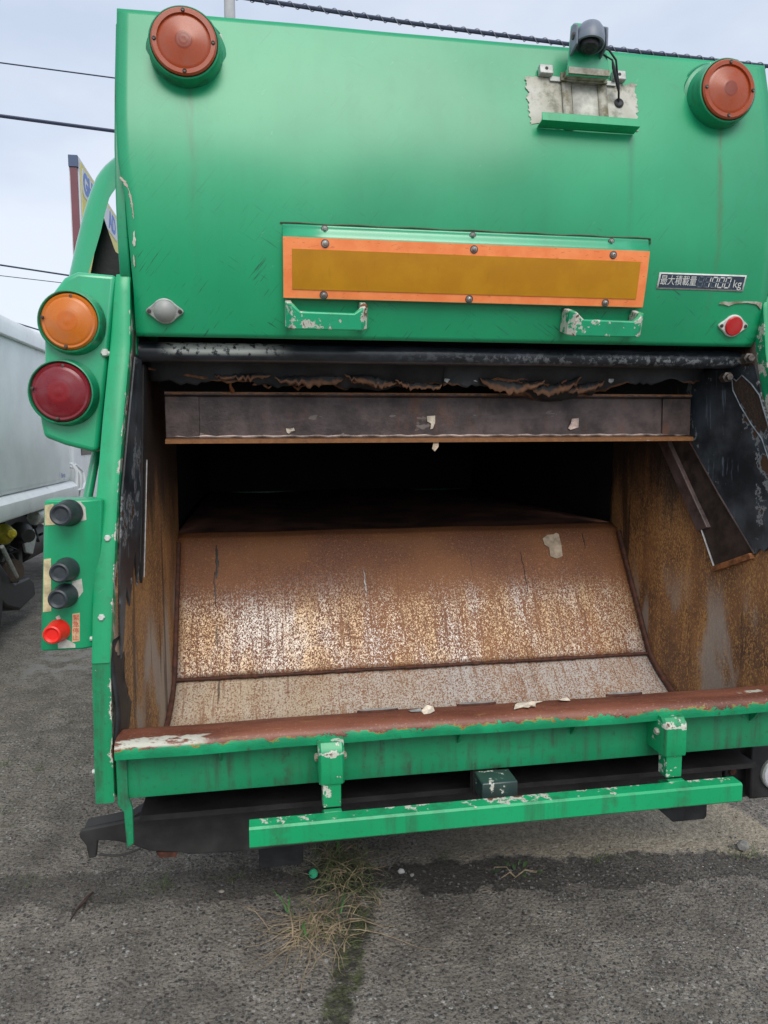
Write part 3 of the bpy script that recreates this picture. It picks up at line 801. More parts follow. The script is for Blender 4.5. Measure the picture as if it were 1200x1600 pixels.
# ---- payload sign
sz0, sz1, sx0, sx1 = 1.838, 1.882, 1.126, 1.399
skew = 0.004
ps = panel_sheet(sx0, sx1, sz0, sz1, 0.002, nx=4, nz=3, skew=skew).build('payload_sign', M_PRINT, T, solid=(0.0015, 0))
panel_sheet(sx0+0.005, sx1-0.005, sz0+0.004, sz1-0.004, 0.0035, nx=4, nz=3, skew=skew).build('sign_face', M_NAVY, ps)
def flat_on_panel(me, cx, cz, off, shear=0.0, name='lettering', mat=M_PRINT, parent=None, xs=1.0):
    for v in me.vertices:
        p = on_panel(cx + v.co.x*xs + shear*v.co.y, cz, off)
        t, n = pT(cz)
        v.co = p + t*v.co.y
    return finish(me, name, mat, parent, smooth=False)
zc = (sz0+sz1)/2
flat_on_panel(text_mesh('最大積載量', 0.029, 'lettering'), 1.190, zc, 0.005, 0.08, 'lettering', M_PRINT, ps, 0.78)
flat_on_panel(text_mesh('kg', 0.031, 'lettering'), 1.3755, zc-0.003, 0.005, 0.05, 'lettering', M_PRINT, ps)
segs = {'a': [(0.1,1),(0.9,1),(0.75,0.88),(0.25,0.88)], 'b': [(1,0.97),(1,0.53),(0.84,0.57),(0.84,0.85)], 'c': [(1,0.47),(1,0.03),(0.84,0.15),(0.84,0.43)],
        'd': [(0.1,0),(0.9,0),(0.75,0.12),(0.25,0.12)], 'e': [(0,0.47),(0,0.03),(0.16,0.15),(0.16,0.43)], 'f': [(0,0.97),(0,0.53),(0.16,0.57),(0.16,0.85)], 'g': [(0.15,0.5),(0.3,0.56),(0.7,0.56),(0.85,0.5),(0.7,0.44),(0.3,0.44)]}
lit = ['', 'bc', 'abcf', 'abcdef', 'abcdef']
for k in range(5):
    for on in (True, False):
        mm = MB()
        for s, pts in segs.items():
            if (s in lit[k]) != on: continue
            q = []
            for (px, py) in pts:
                t, n = pT(zc)
                q.append(Vector((1.250+0.0214*k+px*0.0176+(py-0.5)*0.006, pY(zc), zc)) + n*0.0052 + t*((py-0.5)*0.031))
            mm.add(q, [tuple(range(len(q)))])
        if mm.v: mm.build('digit', M_PRINT if on else M_PRINTD, ps, smooth=False)

# ---- round marker lamp (left) and red reflector (right)
def marker(x, z, mat, rim, dome, name):
    t, n = pT(z)
    c = on_panel(x, z, 0.0)
    pts = []
    for k in range(36):
        a = 2*math.pi*k/36
        r = 0.032
        px, pz = r*math.cos(a), r*math.sin(a)
        ex = max(0.0, abs(math.cos(a))-0.78)/0.22
        px *= 1+0.48*ex**1.3; pz *= (1-0.25*ex)
        pts.append((px, pz))
    rings = [[c + Vector((px, 0, 0)) + t*pz + n*0.001 for px, pz in pts], [c + Vector((px, 0, 0)) + t*pz + n*0.006 for px, pz in pts], [c + Vector((px*0.94, 0, 0)) + t*pz*0.94 + n*0.008 for px, pz in pts]]
    base = MB().loft(rings).build(name, rim, T)
    MB().lathe([(0.0275, 0.004), (0.0275, 0.011), (0.0255, 0.013), (0.018, 0.013+dome*0.55), (0.009, 0.013+dome*0.9), (0.0, 0.013+dome)], c, n, 36).build('lens', mat, base)
    for s in (-1, 1):
        MB().lathe([(0.0, 0.006), (0.006, 0.006), (0.005, 0.010), (0.0015, 0.0108), (0.0, 0.009)], c + Vector((s*0.0385, 0, 0)), n, 12).build('screw', M_BOLTD, base)
marker(-0.232, 1.748, M_GREYL, M_ALU, 0.012, 'marker_lamp')
marker(1.388, 1.744, M_REDR, M_PRINT, 0.001, 'red_reflector')
# split in the paint at the right edge
tear = MB()
tp_ = [(1.330, 1.803, 0.001), (1.345, 1.806, 0.004), (1.362, 1.803, 0.0055), (1.38, 1.808, 0.003), (1.42, 1.810, 0.002), (1.45, 1.808, 0.004), (1.468, 1.800, 0.009)]
tear.loft([[on_panel(x, z+h, 0.0015), on_panel(x, z-h, 0.0015), on_panel(x, z-h, 0.004), on_panel(x, z+h, 0.003)] for x, z, h in tp_])
tear.build('paint_tear', M_STRAP, T)
# chipped strip along the left curved edge of the panel
M_PINK = simple('bare_pinkish_primer', (0.50, 0.41, 0.35), 0.7)
rq = random.Random(17)
cx_ = [(-0.322, 2.060), (-0.312, 2.048), (-0.303, 2.030), (-0.298, 2.005), (-0.295, 1.975), (-0.294, 1.945), (-0.296, 1.91), (-0.299, 1.88), (-0.300, 1.85)]
def chip_strip(t0, t1, wmax, mat):
    n = max(6, int((t1-t0)*70)); rings = []; v = 0.0
    for i in range(n+1):
        t = t0+(t1-t0)*i/n; k = t*(len(cx_)-1); a = min(int(k), len(cx_)-2); f = k-a
        x = cx_[a][0]+(cx_[a+1][0]-cx_[a][0])*f; z = cx_[a][1]+(cx_[a+1][1]-cx_[a][1])*f
        e = math.sin(math.pi*i/n)**0.6; v = 0.6*v+rq.uniform(-1, 1)*0.5
        h = max(0.0004, wmax*e*(0.55+0.5*v)); x += rq.uniform(-0.001, 0.001)
        rings.append([on_panel(x+h, z, 0.0014), on_panel(x-h, z, 0.0022), on_panel(x-h, z, 0.0003), on_panel(x+h, z, 0.0003)])
    MB().loft(rings).build('paint_chip', mat, T, smooth=False)
chip_strip(0.0, 0.22, 0.007, M_PINK); chip_strip(0.20, 0.55, 0.0045, M_PINK); chip_strip(0.66, 0.80, 0.005, M_WHITEP); chip_strip(0.88, 1.0, 0.004, M_PINK)

# ---- cross pipe under the panel
MB().tube([(-0.315+1.815*i/24, 2.105+0.002*math.sin(i), 1.653) for i in range(25)], 0.027, 20).build('cross_pipe', M_PIPE, T)
for sx in (1.432, 1.452):
    MB().lathe([(0.0, -0.02), (0.016, -0.02), (0.016, 0.012), (0.010, 0.014), (0.010, 0.028), (0.0, 0.028)], (sx, 2.03 if sx > 1.44 else 2.10, 1.650 if sx > 1.44 else 1.600), (-0.2, -1, 0), 6).build('bolt', M_BOLTD, T)

# ---- posts and slanted hopper sides
POST = [(1.835, -0.348, -0.312, 2.008), (1.815, -0.350, -0.314, 2.0), (1.653, -0.365, -0.317, 1.98), (1.46, -0.383, -0.334, 1.938), (1.271, -0.398, -0.348, 1.90), (1.06, -0.407, -0.360, 1.866), (0.87, -0.413, -0.370, 1.84), (0.70, -0.414, -0.371, 1.828), (0.525, -0.415, -0.371, 1.82)]
def post_at(z):
    zs = [p[0] for p in POST][::-1]
    return [float(np.interp(z, zs, [p[k] for p in POST][::-1])) for k in (1, 2, 3)]
def side(left):
    mir = (lambda x: x) if left else (lambda x: 2*0.580 - x)
    bx = -0.298 if left else 1.412
    rings = []; wv = []
    N = 60
    for i in range(N+1):
        z = 1.835 + (0.525-1.835)*i/N
        xo, xi, y = post_at(z)
        xs = [xo, xo+0.004, xi-0.018, xi-0.004, xi]
        fr = [(mir(x), y if 0 < k < 4 else y+0.003, z) for k, x in enumerate(xs)]
        rings.append(fr + [(mir(xi), y+0.05, z), (mir(xo), y+0.05, z)])
        e = (0.9 if z < 1.75 else 0.3)*(0.72+0.28*math.sin(z*13.0+0.6)*math.sin(z*31.0)+0.12*math.sin(z*71))
        wv += [0.1, 0.0, 0.0, 0.62*e, e, e, 0.1]
    k7 = 7*45
    MB().loft(rings[:45], True, True, wv[:k7]).build('corner_post', M_POST, T)
    MB().loft([[(x, y+0.004, z) for x, y, z in r] for r in rings[44:]], True, True, [q*0.8+0.05 for q in wv[7*44:]]).build('post_foot', M_FOOT, T)
    # the wall running forward from the post
    def fn(u, v):
        zb = 0.525-0.105*min(1.0, u*3)
        z = zb + (1.70-zb)*v
        xo, xi, y = post_at(max(z, 0.53))
        y0 = y+0.045; y1 = 2.80
        yy = y0+(y1-y0)*u
        x0 = xi+0.002
        uu = min(1.0, (yy-y0)/(2.42-y0))
        x = x0+(( -0.298)-x0)*uu
        return (mir(x) if left else (mir(x0) + (bx-mir(x0))*uu), yy, z)
    o = MB().grid(fn, 36, 12).build('hopper_side', M_SIDE, T, solid=(0.012, -1.0), face=(1 if left else -1, 0, 0))
    return fn
fnL = side(True); fnR = side(False)

def wall_pt(left, y, z, off):
    """point on the hopper side at (y, z), moved off into the hopper"""
    xo, xi, yp = post_at(max(z, 0.53))
    y0 = yp+0.045; uu = max(-0.1, min(1.0, (y-y0)/(2.42-y0)))
    if left: x = xi+0.002 + (-0.298-xi-0.002)*uu + off
    else:
        x0 = 2*0.58-xi-0.002; x = x0+(1.412-x0)*uu - off
    return Vector((x, y, z))
def wall_plate(left, pts, off, thick, name, mat, parent=T, bevel=0.0):
    m = MB(); n = len(pts)
    vs_ = [wall_pt(left, y, z, off+thick) for y, z in pts] + [wall_pt(left, y, z, off) for y, z in pts]
    fs_ = [tuple(range(n)), tuple(range(2*n-1, n-1, -1))] + [(i, (i+1) % n, n+(i+1) % n, n+i) for i in range(n)]
    return m.add(vs_, fs_).build(name, mat, parent, bevel=bevel, smooth=False)
M_EDGE = simple('bright_worn_edge', (0.52, 0.50, 0.47), 0.35, 0.7, var=0.2, scale=70)
M_SLOT = simple('sooty_rusty_slot', (0.030, 0.020, 0.016), 0.6, var=0.7, scale=16, bump=0.3)
for left in (True, False):
    if left:
        wall_plate(True, [(2.10, 1.63), (2.105, 1.30), (2.10, 1.16), (2.07, 1.02), (2.045, 1.12), (2.02, 1.05), (1.995, 0.98), (1.965, 1.04), (1.94, 0.90), (1.92, 0.86), (1.91, 1.10), (1.93, 1.28), (1.975, 1.45), (2.02, 1.63)], 0.003, 0.004, 'liner_plate', M_LINER)
        wall_plate(True, [(2.165, 1.62), (2.115, 1.62), (2.105, 1.20), (2.085, 1.08), (2.10, 1.02), (2.125, 1.10), (2.14, 1.3)], 0.003, 0.007, 'guide_strip', M_BLACK)
        MB().tube([wall_pt(True, 2.150, 1.36, 0.012), wall_pt(True, 2.135, 1.22, 0.012), wall_pt(True, 2.108, 1.035, 0.012)], 0.0022, 6).build('worn_edge', M_EDGE, T)
        continue
    wall_plate(left, [(2.275, 1.40), (2.15, 1.235), (2.005, 1.06), (1.992, 1.078), (1.975, 1.072), (1.962, 1.088), (1.948, 1.060), (1.938, 1.066), (1.926, 1.020), (1.915, 1.030), (1.90, 0.985), (1.885, 0.93), (1.90, 1.20), (1.93, 1.35), (1.985, 1.50), (2.02, 1.63), (2.36, 1.63), (2.33, 1.52)], 0.003, 0.005, 'liner_plate', M_LINER)
    # ground edge of the liner
    MB().tube([wall_pt(left, 2.28, 1.40, 0.009), wall_pt(left, 2.15, 1.232, 0.009), wall_pt(left, 2.008, 1.060, 0.009)], 0.0028, 6).build('liner_edge', M_BEAM, T)
    # guide channel for the press plate
    wall_plate(left, [(2.275, 1.395), (2.010, 1.058), (2.150, 0.985), (2.235, 1.115), (2.44, 1.42), (2.30, 1.42)], 0.004, 0.003, 'guide_slot', M_SLOT)
    wall_plate(left, [(2.45, 1.44), (2.395, 1.44), (2.180, 1.122), (2.225, 1.105)], 0.004, 0.018, 'guide_rail', M_BEAM, T, 0.003)
    wall_plate(left, [(2.155, 0.978), (2.010, 1.045), (2.016, 1.062), (2.160, 0.996)], 0.004, 0.016, 'guide_stop', M_RUST, T, 0.002)
    MB().tube([wall_pt(left, 2.215, 1.112, 0.012), wall_pt(left, 2.152, 0.985, 0.012)], 0.0032, 6).build('worn_edge', M_EDGE, T)
# ragged peeled tongue on the right liner
def ragged_tube(left, pts, r, name, mat):
    return MB().tube([wall_pt(left, y, z, 0.010) for y, z in pts], r, 5).build(name, mat, T)
wall_plate(False, [(2.105, 1.60), (2.085, 1.59), (2.065, 1.605), (2.005, 1.545), (1.975, 1.46), (1.985, 1.43), (2.02, 1.455), (2.06, 1.51), (2.095, 1.56)], 0.006, 0.004, 'rust_window', M_SIDE)
M_PEEL = simple('peeled_paint_edge', (0.16, 0.19, 0.21), 0.5, var=0.4, scale=40)
ragged_tube(False, [(2.105, 1.60), (2.087, 1.588), (2.066, 1.604), (2.03, 1.575), (2.0, 1.54), (1.972, 1.46), (1.955, 1.41), (1.93, 1.36), (1.91, 1.30)], 0.0022, 'peeled_edge', M_PEEL)
ragged_tube(False, [(2.105, 1.60), (2.10, 1.56), (2.07, 1.51), (2.03, 1.455), (1.99, 1.41), (1.965, 1.35), (1.93, 1.29), (1.905, 1.24)], 0.0022, 'peeled_edge', M_PEEL)
ragged_tube(False, [(1.905, 1.245), (1.93, 1.215), (1.945, 1.19), (1.94, 1.12), (1.943, 1.078)], 0.0022, 'peeled_edge', M_PEEL)
# torn rubber strip on the left post foot
strip = MB()
rn = random.Random(4)
def sfn(u, v):
    z = 0.66 + 0.26*v
    xo, xi, y = post_at(z)
    wd = 0.045 + 0.012*math.sin(v*9) + rn.uniform(-0.004, 0.004)
    return (xi+0.003+0.012*u+0.008*math.sin(v*5), y+0.012+wd*u*2.2, z)
strip.grid(sfn, 4, 22).build('rubber_strip', M_RUBBER, T, solid=(0.008, 0))

# ---- hopper floor
hp = [(2.79, 1.072), (2.735, 1.056), (2.72, 1.040), (2.679, 0.970), (2.636, 0.900), (2.592, 0.830), (2.548, 0.760), (2.504, 0.690), (2.46, 0.622)]
hl = [(2.462, 0.618), (2.40, 0.568), (2.34, 0.520), (2.26, 0.478), (2.16, 0.458), (2.06, 0.458), (1.98, 0.49), (1.93, 0.56), (1.905, 0.66)]
def floor_fn(prof, up):
    ts = np.linspace(0, 1, len(prof))
    def fn(u, v):
        y = float(np.interp(v, ts, [p[0] for p in prof])); z = float(np.interp(v, ts, [p[1] for p in prof]))
        xa = wall_pt(True, y, z, -0.004).x; xb = wall_pt(False, y, z, -0.004).x
        return (xa+(xb-xa)*u, y, z+up+0.0015*math.sin(u*23+v*5))
    return fn
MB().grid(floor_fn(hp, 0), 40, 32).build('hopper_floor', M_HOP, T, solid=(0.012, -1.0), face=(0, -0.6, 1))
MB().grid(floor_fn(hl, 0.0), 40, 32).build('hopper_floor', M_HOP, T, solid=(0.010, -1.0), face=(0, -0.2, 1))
rn = random.Random(9)
MB().tube([(-0.297+1.708*i/90, 2.452+rn.uniform(-.0015, .0015), 0.622+rn.uniform(-.001, .001)) for i in range(91)], [0.006+rn.uniform(-.0015, .0015) for _ in range(91)], 8).build('weld_seam', M_RUSTD, T)
# corner welds up the sides
for left in (True, False):
    pth = [wall_pt(left, y-0.008, z+0.004, 0.004) for y, z in hp[2:]+hl[1:4]]
    MB().tube(pth, 0.011, 8).build('corner_weld', M_RUSTD, T)

def floor_mark(x, v0, v1, wd, mat, name, seed):
    q = random.Random(seed); f = floor_fn(hp, 0); rings = []; dx_ = 0.0
    for i in range(15):
        v = v0+(v1-v0)*i/14; p = Vector(f((x+0.302)/1.718, v)); p2 = Vector(f((x+0.302)/1.718, v+0.02)); t_ = (p2-p).normalized(); n_ = Vector((0, t_.z, -t_.y)); n_ = n_ if n_.y < 0 else -n_
        dx_ += q.uniform(-0.002, 0.002); h = wd*(math.sin(math.pi*(0.04+0.92*i/14))**0.5)*q.uniform(0.5, 1.1)
        c_ = p+n_*0.0012+Vector((dx_, 0, 0)); rings.append([c_-Vector((h, 0, 0)), c_+n_*0.0006, c_+Vector((h, 0, 0))])
    MB().loft(rings, False, False).build(name, mat, T)
M_OIL = simple('dark_oil_stain', (0.020, 0.013, 0.010), 0.4, var=0.4, scale=60)
floor_mark(1.255, 0.245, 0.36, 0.0022, M_OIL, 'crack', 1)
floor_mark(-0.160, 0.265, 0.46, 0.0065, M_OIL, 'oil_run', 2)
floor_mark(-0.163, 0.42, 0.62, 0.0030, M_OIL, 'oil_run', 3)
floor_mark(0.375, 0.42, 0.60, 0.0022, M_ALU, 'scratch', 4)
floor_mark(0.985, 0.36, 0.62, 0.0020, M_OIL, 'scratch', 5)

# ---- loading ledge, skirt, gussets
lp = [(1.935, 0.600, 1.0), (1.915, 0.668, 1.0), (1.902, 0.682, 1.0), (1.885, 0.687, 1.0), (1.850, 0.688, 1.0), (1.822, 0.687, 0.95), (1.808, 0.684, 0.80), (1.800, 0.677, 0.56), (1.7965, 0.666, 0.36), (1.796, 0.655, 0.16), (1.797, 0.645, 0.0), (1.802, 0.643, 0.0), (1.856, 0.643, 0.0), (1.86, 0.66, 0.0), (1.90, 0.655, 0.0), (1.92, 0.60, 0.0)]
rings = []; wv = []
N = 120
for i in range(N+1):
    x = -0.360 + (1.522+0.360)*i/N
    d = 0.0014*math.sin(x*5.1)+0.0007*math.sin(x*17+1)
    rings.append([(x, y+d*0.6, z+d) for y, z, _ in lp]); wv += [q for _, _, q in lp]
led = MB().loft(rings, True, True, wv).build('loading_ledge', M_LEDGE, T)
for sx in (0.300, 0.575, 1.010):
    slot = MB()
    ptsl = []
    for k in range(24):
        a = 2*math.pi*k/24
        ptsl.append((sx+0.038*math.cos(a)+ (0.018 if math.cos(a) > 0 else -0.018), 1.889+0.0075*math.sin(a)))
    slot.loft([[(x, y, 0.6865) for x, y in ptsl], [(x, y, 0.692) for x, y in ptsl], [(sx+(x-sx)*0.93, 1.889+(y-1.889)*0.75, 0.6935) for x, y in ptsl]])
    slo = slot.build('slot_rim', M_RUSTD, led)
    MB().prism([(sx+(x-sx)*0.90, 1.889+(y-1.889)*0.62) for x, y in ptsl], 'Z', 0.690, 0.6945).build('slot_plate', M_ALU, led)
sk = MB()
rings = []; wv = []
for i in range(61):
    x = -0.366 + (1.520+0.366)*i/60
    d = 0.0012*math.sin(x*6)
    rings.append([(x, 1.850+d, 0.6425), (x, 1.850+d, 0.56), (x, 1.850+d, 0.528), (x, 1.852+d, 0.520), (x, 1.90, 0.520), (x, 1.90, 0.526), (x, 1.858, 0.53), (x, 1.858, 0.6425)])
    wv += [0, 0, 0.05, 0.30, 0.3, 0, 0, 0]
MB().loft(rings, True, True, wv).build('skirt', M_SKIRT, T)
for x in (-0.112, 0.512, 0.835, 1.383):
    MB().prism([(1.8498, 0.6425), (1.812, 0.6425), (1.830, 0.618), (1.8498, 0.600)], 'X', x-0.003, x+0.003).build('gusset', M_SKIRT, T)
MB().prism([(-0.366, 0.644), (-0.340, 0.644), (-0.340, 0.53), (-0.331, 0.50), (-0.331, 0.405), (-0.348, 0.395), (-0.352, 0.49), (-0.366, 0.51)], 'Y', 1.8385, 1.8485).build('end_leg', M_SKIRT, T, bevel=0.002)

# ---- underrun bumper with sockets, posts and block
bm_ = MB()
rings = []; wv = []
for i in range(61):
    x = -0.042+1.300*i/60
    y0, y1, z0, z1 = 1.700, 1.746, 0.441, 0.494
    c_ = 0.005
    rings.append([(x, y0+c_, z0), (x, y0, z0+c_), (x, y0, z1-c_), (x, y0+c_, z1), (x, y1-c_, z1), (x, y1, z1-c_), (x, y1, z0+c_), (x, y1-c_, z0)])
    e = 0.32*math.exp(-((x-0.62)/0.16)**2)+0.14*math.sin(x*23)
    wv += [0.12, 0.02, 0.05, 0.30+e*0.5, 0.50+e, 0.55+e, 0.2, 0.2]
bu = MB().loft(rings, True, True, wv).build('underrun_bumper', M_BUMP, T)
for xa, xb in ((0.131, 0.195), (1.062, 1.130)):
    y0, y1, z0, z1 = 1.757, 1.849, 0.557, 0.660
    s_ = MB()
    rings = []; wv = []
    for (z, ins, wq) in ((z0, 0.002, 0.2), (z0+0.004, 0.0, 0.1), (z0+0.04, 0.0, 0.0), (z1-0.035, 0.0, 0.05), (z1-0.024, 0.0, 0.62), (z1-0.018, 0.0005, 0.5), (z1, 0.016, 0.25)):
        rings.append([(xa+0.006, y0+ins, z), (xa, y0+0.008+ins, z), (xa, y1, z), (xb, y1, z), (xb, y0+0.008+ins, z), (xb-0.006, y0+ins, z)])
        wv += [wq, wq+0.1, 0.1, 0.1, wq+0.1, wq]
    sk_ = s_.loft(rings, True, True, wv).build('bumper_socket', M_SOCK, T)
    for s in (-1, 1):
        xx = xa if s < 0 else xb
        MB().lathe([(0.0, 0), (0.010, 0), (0.010, 0.006), (0.007, 0.009), (0.0, 0.009)], (xx, 1.795, 0.615), (s, 0, 0), 6).build('bolt', M_STRAP, sk_)
    xm = (xa+xb)/2
    po = MB(); wv = []; rings = []
    for z in np.linspace(0.4945, 0.5565, 8):
        a = 0.023
        rings.append([(xm-a, 1.764, z), (xm+a, 1.764, z), (xm+a, 1.805, z), (xm-a, 1.805, z)]); wv += [0.45, 0.05, 0.05, 0.45]
    po.loft(rings, True, True, wv)
    po.box(xm-0.0229, xm+0.0229, 1.7465, 1.763, 0.4705, 0.4925, 0.1)
    po.box(xm-0.0228, xm+0.0228, 1.7465, 1.8049, 0.452, 0.4704, 0.1)
    po.build('bumper_post', M_SOCK, T, bevel=0.002)
blk = MB().box(0.555, 0.652, 1.765, 1.84, 0.470, 0.522, 0.25).build('hitch_block', green_paint('black_block_paint', base=(0.02, 0.028, 0.032), dirt=0.5, chip=0.69, chipscale=40), T, bevel=0.004)
MB().box(0.560, 0.628, 1.862, 1.898, 0.44, 0.60).build('hitch_arm', M_BLACKP, T, bevel=0.003)

# ---- chassis, crossbar, mud flaps, tail lamps
cbp = [(-0.512, 0.334), (-0.505, 0.344), (-0.44, 0.351), (-0.385, 0.358), (-0.35, 0.366), (-0.31, 0.395), (1.44, 0.400), (1.44, 0.262), (0.9, 0.250), (-0.045, 0.238), (-0.22, 0.244), (-0.24, 0.252), (-0.33, 0.266), (-0.37, 0.288), (-0.41, 0.302), (-0.445, 0.309), (-0.463, 0.310), (-0.470, 0.262), (-0.489, 0.260), (-0.495, 0.300), (-0.510, 0.322)]
MB().prism(cbp, 'Y', 2.045, 2.060).build('cross_member', M_BLACKP, T, bevel=0.003)
MB().prism([(-0.50, 0.344), (-0.38, 0.359), (-0.31, 0.397), (1.44, 0.402), (1.44, 0.396), (-0.30, 0.390), (-0.37, 0.352), (-0.50, 0.338)], 'Y', 2.061, 2.11).build('cross_member_top', M_BLACKP, T)
MB().tube([(-0.462+0.11*t, 2.05, 0.268-0.012*math.sin(t*3.1)+0.006*t) for t in np.linspace(0, 1, 8)], 0.003, 6).build('torn_edge', M_BLACKP, T)
MB().prism([(-0.31, 0.2595), (-0.25, 0.2535), (-0.255, 0.240), (-0.30, 0.242)], 'Y', 2.046, 2.058).build('rust_flake', M_RUSTD, T)
for xa, xb, zb in ((-0.026, 0.108, 0.118), (1.290, 1.462, 0.135)):
    MB().prism([(xa, 0.50), (xb, 0.50), (xb, zb+0.01), (xb-0.008, zb), (xa+0.05 if xa > 1 else xa+0.006, zb), (xa, zb+(0.045 if xa > 1 else 0.006))], 'Y', 2.150, 2.160).build('mud_flap', M_RUBBER, T, bevel=0.002)
tb = MB().box(1.508, 1.70, 2.0, 2.03, 0.275, 0.452).build('tail_lamp_box', M_BLACK, T, bevel=0.006)
MB().lathe([(0.052, 0.0), (0.052, 0.010), (0.048, 0.014), (0.044, 0.010)], (1.592, 2.0, 0.357), (0, -1, 0), 40).build('bezel', M_ALU, tb)
MB().lathe([(0.046, 0.004), (0.044, 0.012), (0.030, 0.018), (0.0, 0.021)], (1.592, 2.0, 0.357), (0, -1, 0), 40).build('lens', M_CLEARL, tb)
MB().box(1.46, 1.72, 2.06, 2.09, 0.25, 0.50).build('lamp_carrier', M_BLACK, T, bevel=0.004)
MB().lathe([(0.0, 0), (0.055, 0), (0.06, 0.01), (0.06, 0.14), (0.05, 0.155), (0, 0.155)], (1.445, 2.26, 0.425), (0, -1, 0), 28).build('air_canister', M_RUBBER, T)
for x, z in ((1.478, 0.455), (1.482, 0.345)):
    MB().lathe([(0.0, 0), (0.012, 0), (0.012, 0.008), (0, 0.010)], (x, 2.058, z), (0, -1, 0), 6).build('bolt', M_RUSTD, T)
for x in (0.18, 0.90):
    MB().box(x, x+0.07, 2.82, 6.6, 0.42, 0.60).build('chassis_rail', M_BLACK, T, bevel=0.004)
MB().box(-0.33, 1.47, 1.93, 2.75, 0.415, 0.43).build('hopper_underside', M_BLACK, T)
MB().box(-0.33, 1.47, 2.755, 2.80, 0.42, 1.02).build('bulkhead', M_BLACK, T)

# ---- body: closed container ahead of the hopper, open only towards the tail
def rrect(x0, x1, z0, z1, r, n=6):
    pts = []
    for cx, cz, a0 in ((x1-r, z1-r, 0), (x0+r, z1-r, 90), (x0+r, z0+r, 180), (x1-r, z0+r, 270)):
        for k in range(n+1):
            a = rad(a0+90*k/n); pts.append((cx+r*math.cos(a), cz+r*math.sin(a)))
    return pts
outer = rrect(-0.395, 1.535, 0.66, 2.42, 0.18); inner = rrect(-0.345, 1.485, 1.02, 2.37, 0.10)
bd = MB()
bd.loft([[(x, 2.80, z) for x, z in outer], [(x, 5.15, z) for x, z in outer]], True, False)
n_ = len(outer)
bd.f.append(tuple(range(n_, 2*n_)))
bd.build('container', M_BODYG, T)
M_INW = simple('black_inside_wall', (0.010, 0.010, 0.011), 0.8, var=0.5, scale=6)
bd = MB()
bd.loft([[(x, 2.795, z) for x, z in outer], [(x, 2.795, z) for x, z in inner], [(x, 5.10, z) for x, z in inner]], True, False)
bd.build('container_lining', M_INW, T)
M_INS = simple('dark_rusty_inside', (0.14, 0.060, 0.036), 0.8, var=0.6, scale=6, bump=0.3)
MB().grid(lambda u, v: (-0.31+1.75*u, 2.76+2.3*v, 1.062+0.015*math.sin(u*9+v*3)*min(1, v*6)), 10, 10).build('container_floor', M_INS, T)
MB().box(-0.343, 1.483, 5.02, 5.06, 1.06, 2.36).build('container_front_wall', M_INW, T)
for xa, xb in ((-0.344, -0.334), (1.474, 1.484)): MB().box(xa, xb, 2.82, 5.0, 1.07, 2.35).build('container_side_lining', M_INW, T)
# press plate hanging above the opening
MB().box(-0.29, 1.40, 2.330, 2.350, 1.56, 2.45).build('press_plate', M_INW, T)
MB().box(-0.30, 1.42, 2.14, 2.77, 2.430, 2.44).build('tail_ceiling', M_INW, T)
# press beam: channel section with flanges and end plates
be = MB()
N = 40; rings = []; wv = []
for i in range(N+1):
    x = -0.266 + 1.666*i/N
    rings.append([(x, 2.212, 1.404), (x, 2.212, 1.416), (x, 2.243, 1.421), (x, 2.246, 1.54), (x, 2.228, 1.546), (x, 2.228, 1.554), (x, 2.33, 1.554), (x, 2.33, 1.408)])
    wv += [0.85, 0.72, 0.42, 0.05, 0.45, 0.70, 0.5, 0.7]
beam = be.loft(rings, True, True, wv).build('press_beam', M_BEAM, T)
for xa, xb in ((-0.267, -0.170), (1.303, 1.402)):
    MB().box(xa, xb, 2.2365, 2.2475, 1.4205, 1.541).build('end_plate', M_BEAM, beam, bevel=0.002)
MB().tube([(-0.26+1.65*i/60, 2.240, 1.424+0.0015*math.sin(i*2.1)) for i in range(61)], [0.003+0.0015*abs(math.sin(i*1.3)) for i in range(61)], 6).build('worn_line', simple('scraped_bare_steel', (0.34, 0.27, 0.24), 0.5, 0.4, var=0.6, scale=25), beam)

# torn rubber flap over the beam
def flap(x0, x1, ztop, zlow, seed, curl, name):
    rn = random.Random(seed); nx = 60
    low = []; v_ = 0
    for i in range(nx+1):
        v_ = 0.75*v_ + rn.uniform(-0.008, 0.008)
        low.append(v_)
    def fn(u, v):
        i = round(u*nx); zl = zlow(u) + low[i]
        z = ztop + (zl-ztop)*v
        y = 2.150 + 0.045*v + curl*v*v*math.sin(u*7+seed) + 0.012*math.sin(u*31+seed)*v
        return (x0+(x1-x0)*u, y, z, 0.85*max(0.0, (v-0.72)/0.28)*(0.6+0.5*math.sin(u*19+seed)))
    return MB().grid(fn, nx, 10).build(name, M_TORN, T, solid=(0.004, 0))
flap(-0.30, 0.56, 1.645, lambda u: 1.585-0.012*math.sin(u*3.1)-0.02*u*u, 3, 0.02, 'rubber_flap')
flap(0.55, 1.395, 1.648, lambda u: 1.575-0.040*math.exp(-((u-0.45)/0.16)**2)+0.018*max(0, u-0.6)/0.4, 8, -0.03, 'rubber_flap')
rn = random.Random(12)
M_SHRED = simple('brown_shredded_fibre', (0.17, 0.075, 0.038), 0.85, var=0.6, scale=60, bump=0.3)
for k in range(16):
    x = rn.choice([rn.uniform(-0.12, 0.5), rn.uniform(0.62, 1.0)]); z = 1.585+rn.uniform(-0.012, 0.010)
    L = rn.uniform(0.05, 0.16); y = 2.185+rn.uniform(-0.02, 0.02)
    p = [(x+L*t, y+0.01*math.sin(t*5+k), z-0.012*t*rn.uniform(0, 1)+0.006*math.sin(t*7+k)) for t in np.linspace(0, 1, 7)]
    MB().tube(p, [0.001+rn.uniform(0.001, 0.006)*math.sin(math.pi*(0.1+0.8*t)) for t in np.linspace(0, 1, 7)], 5).build('torn_shred', M_SHRED, T)
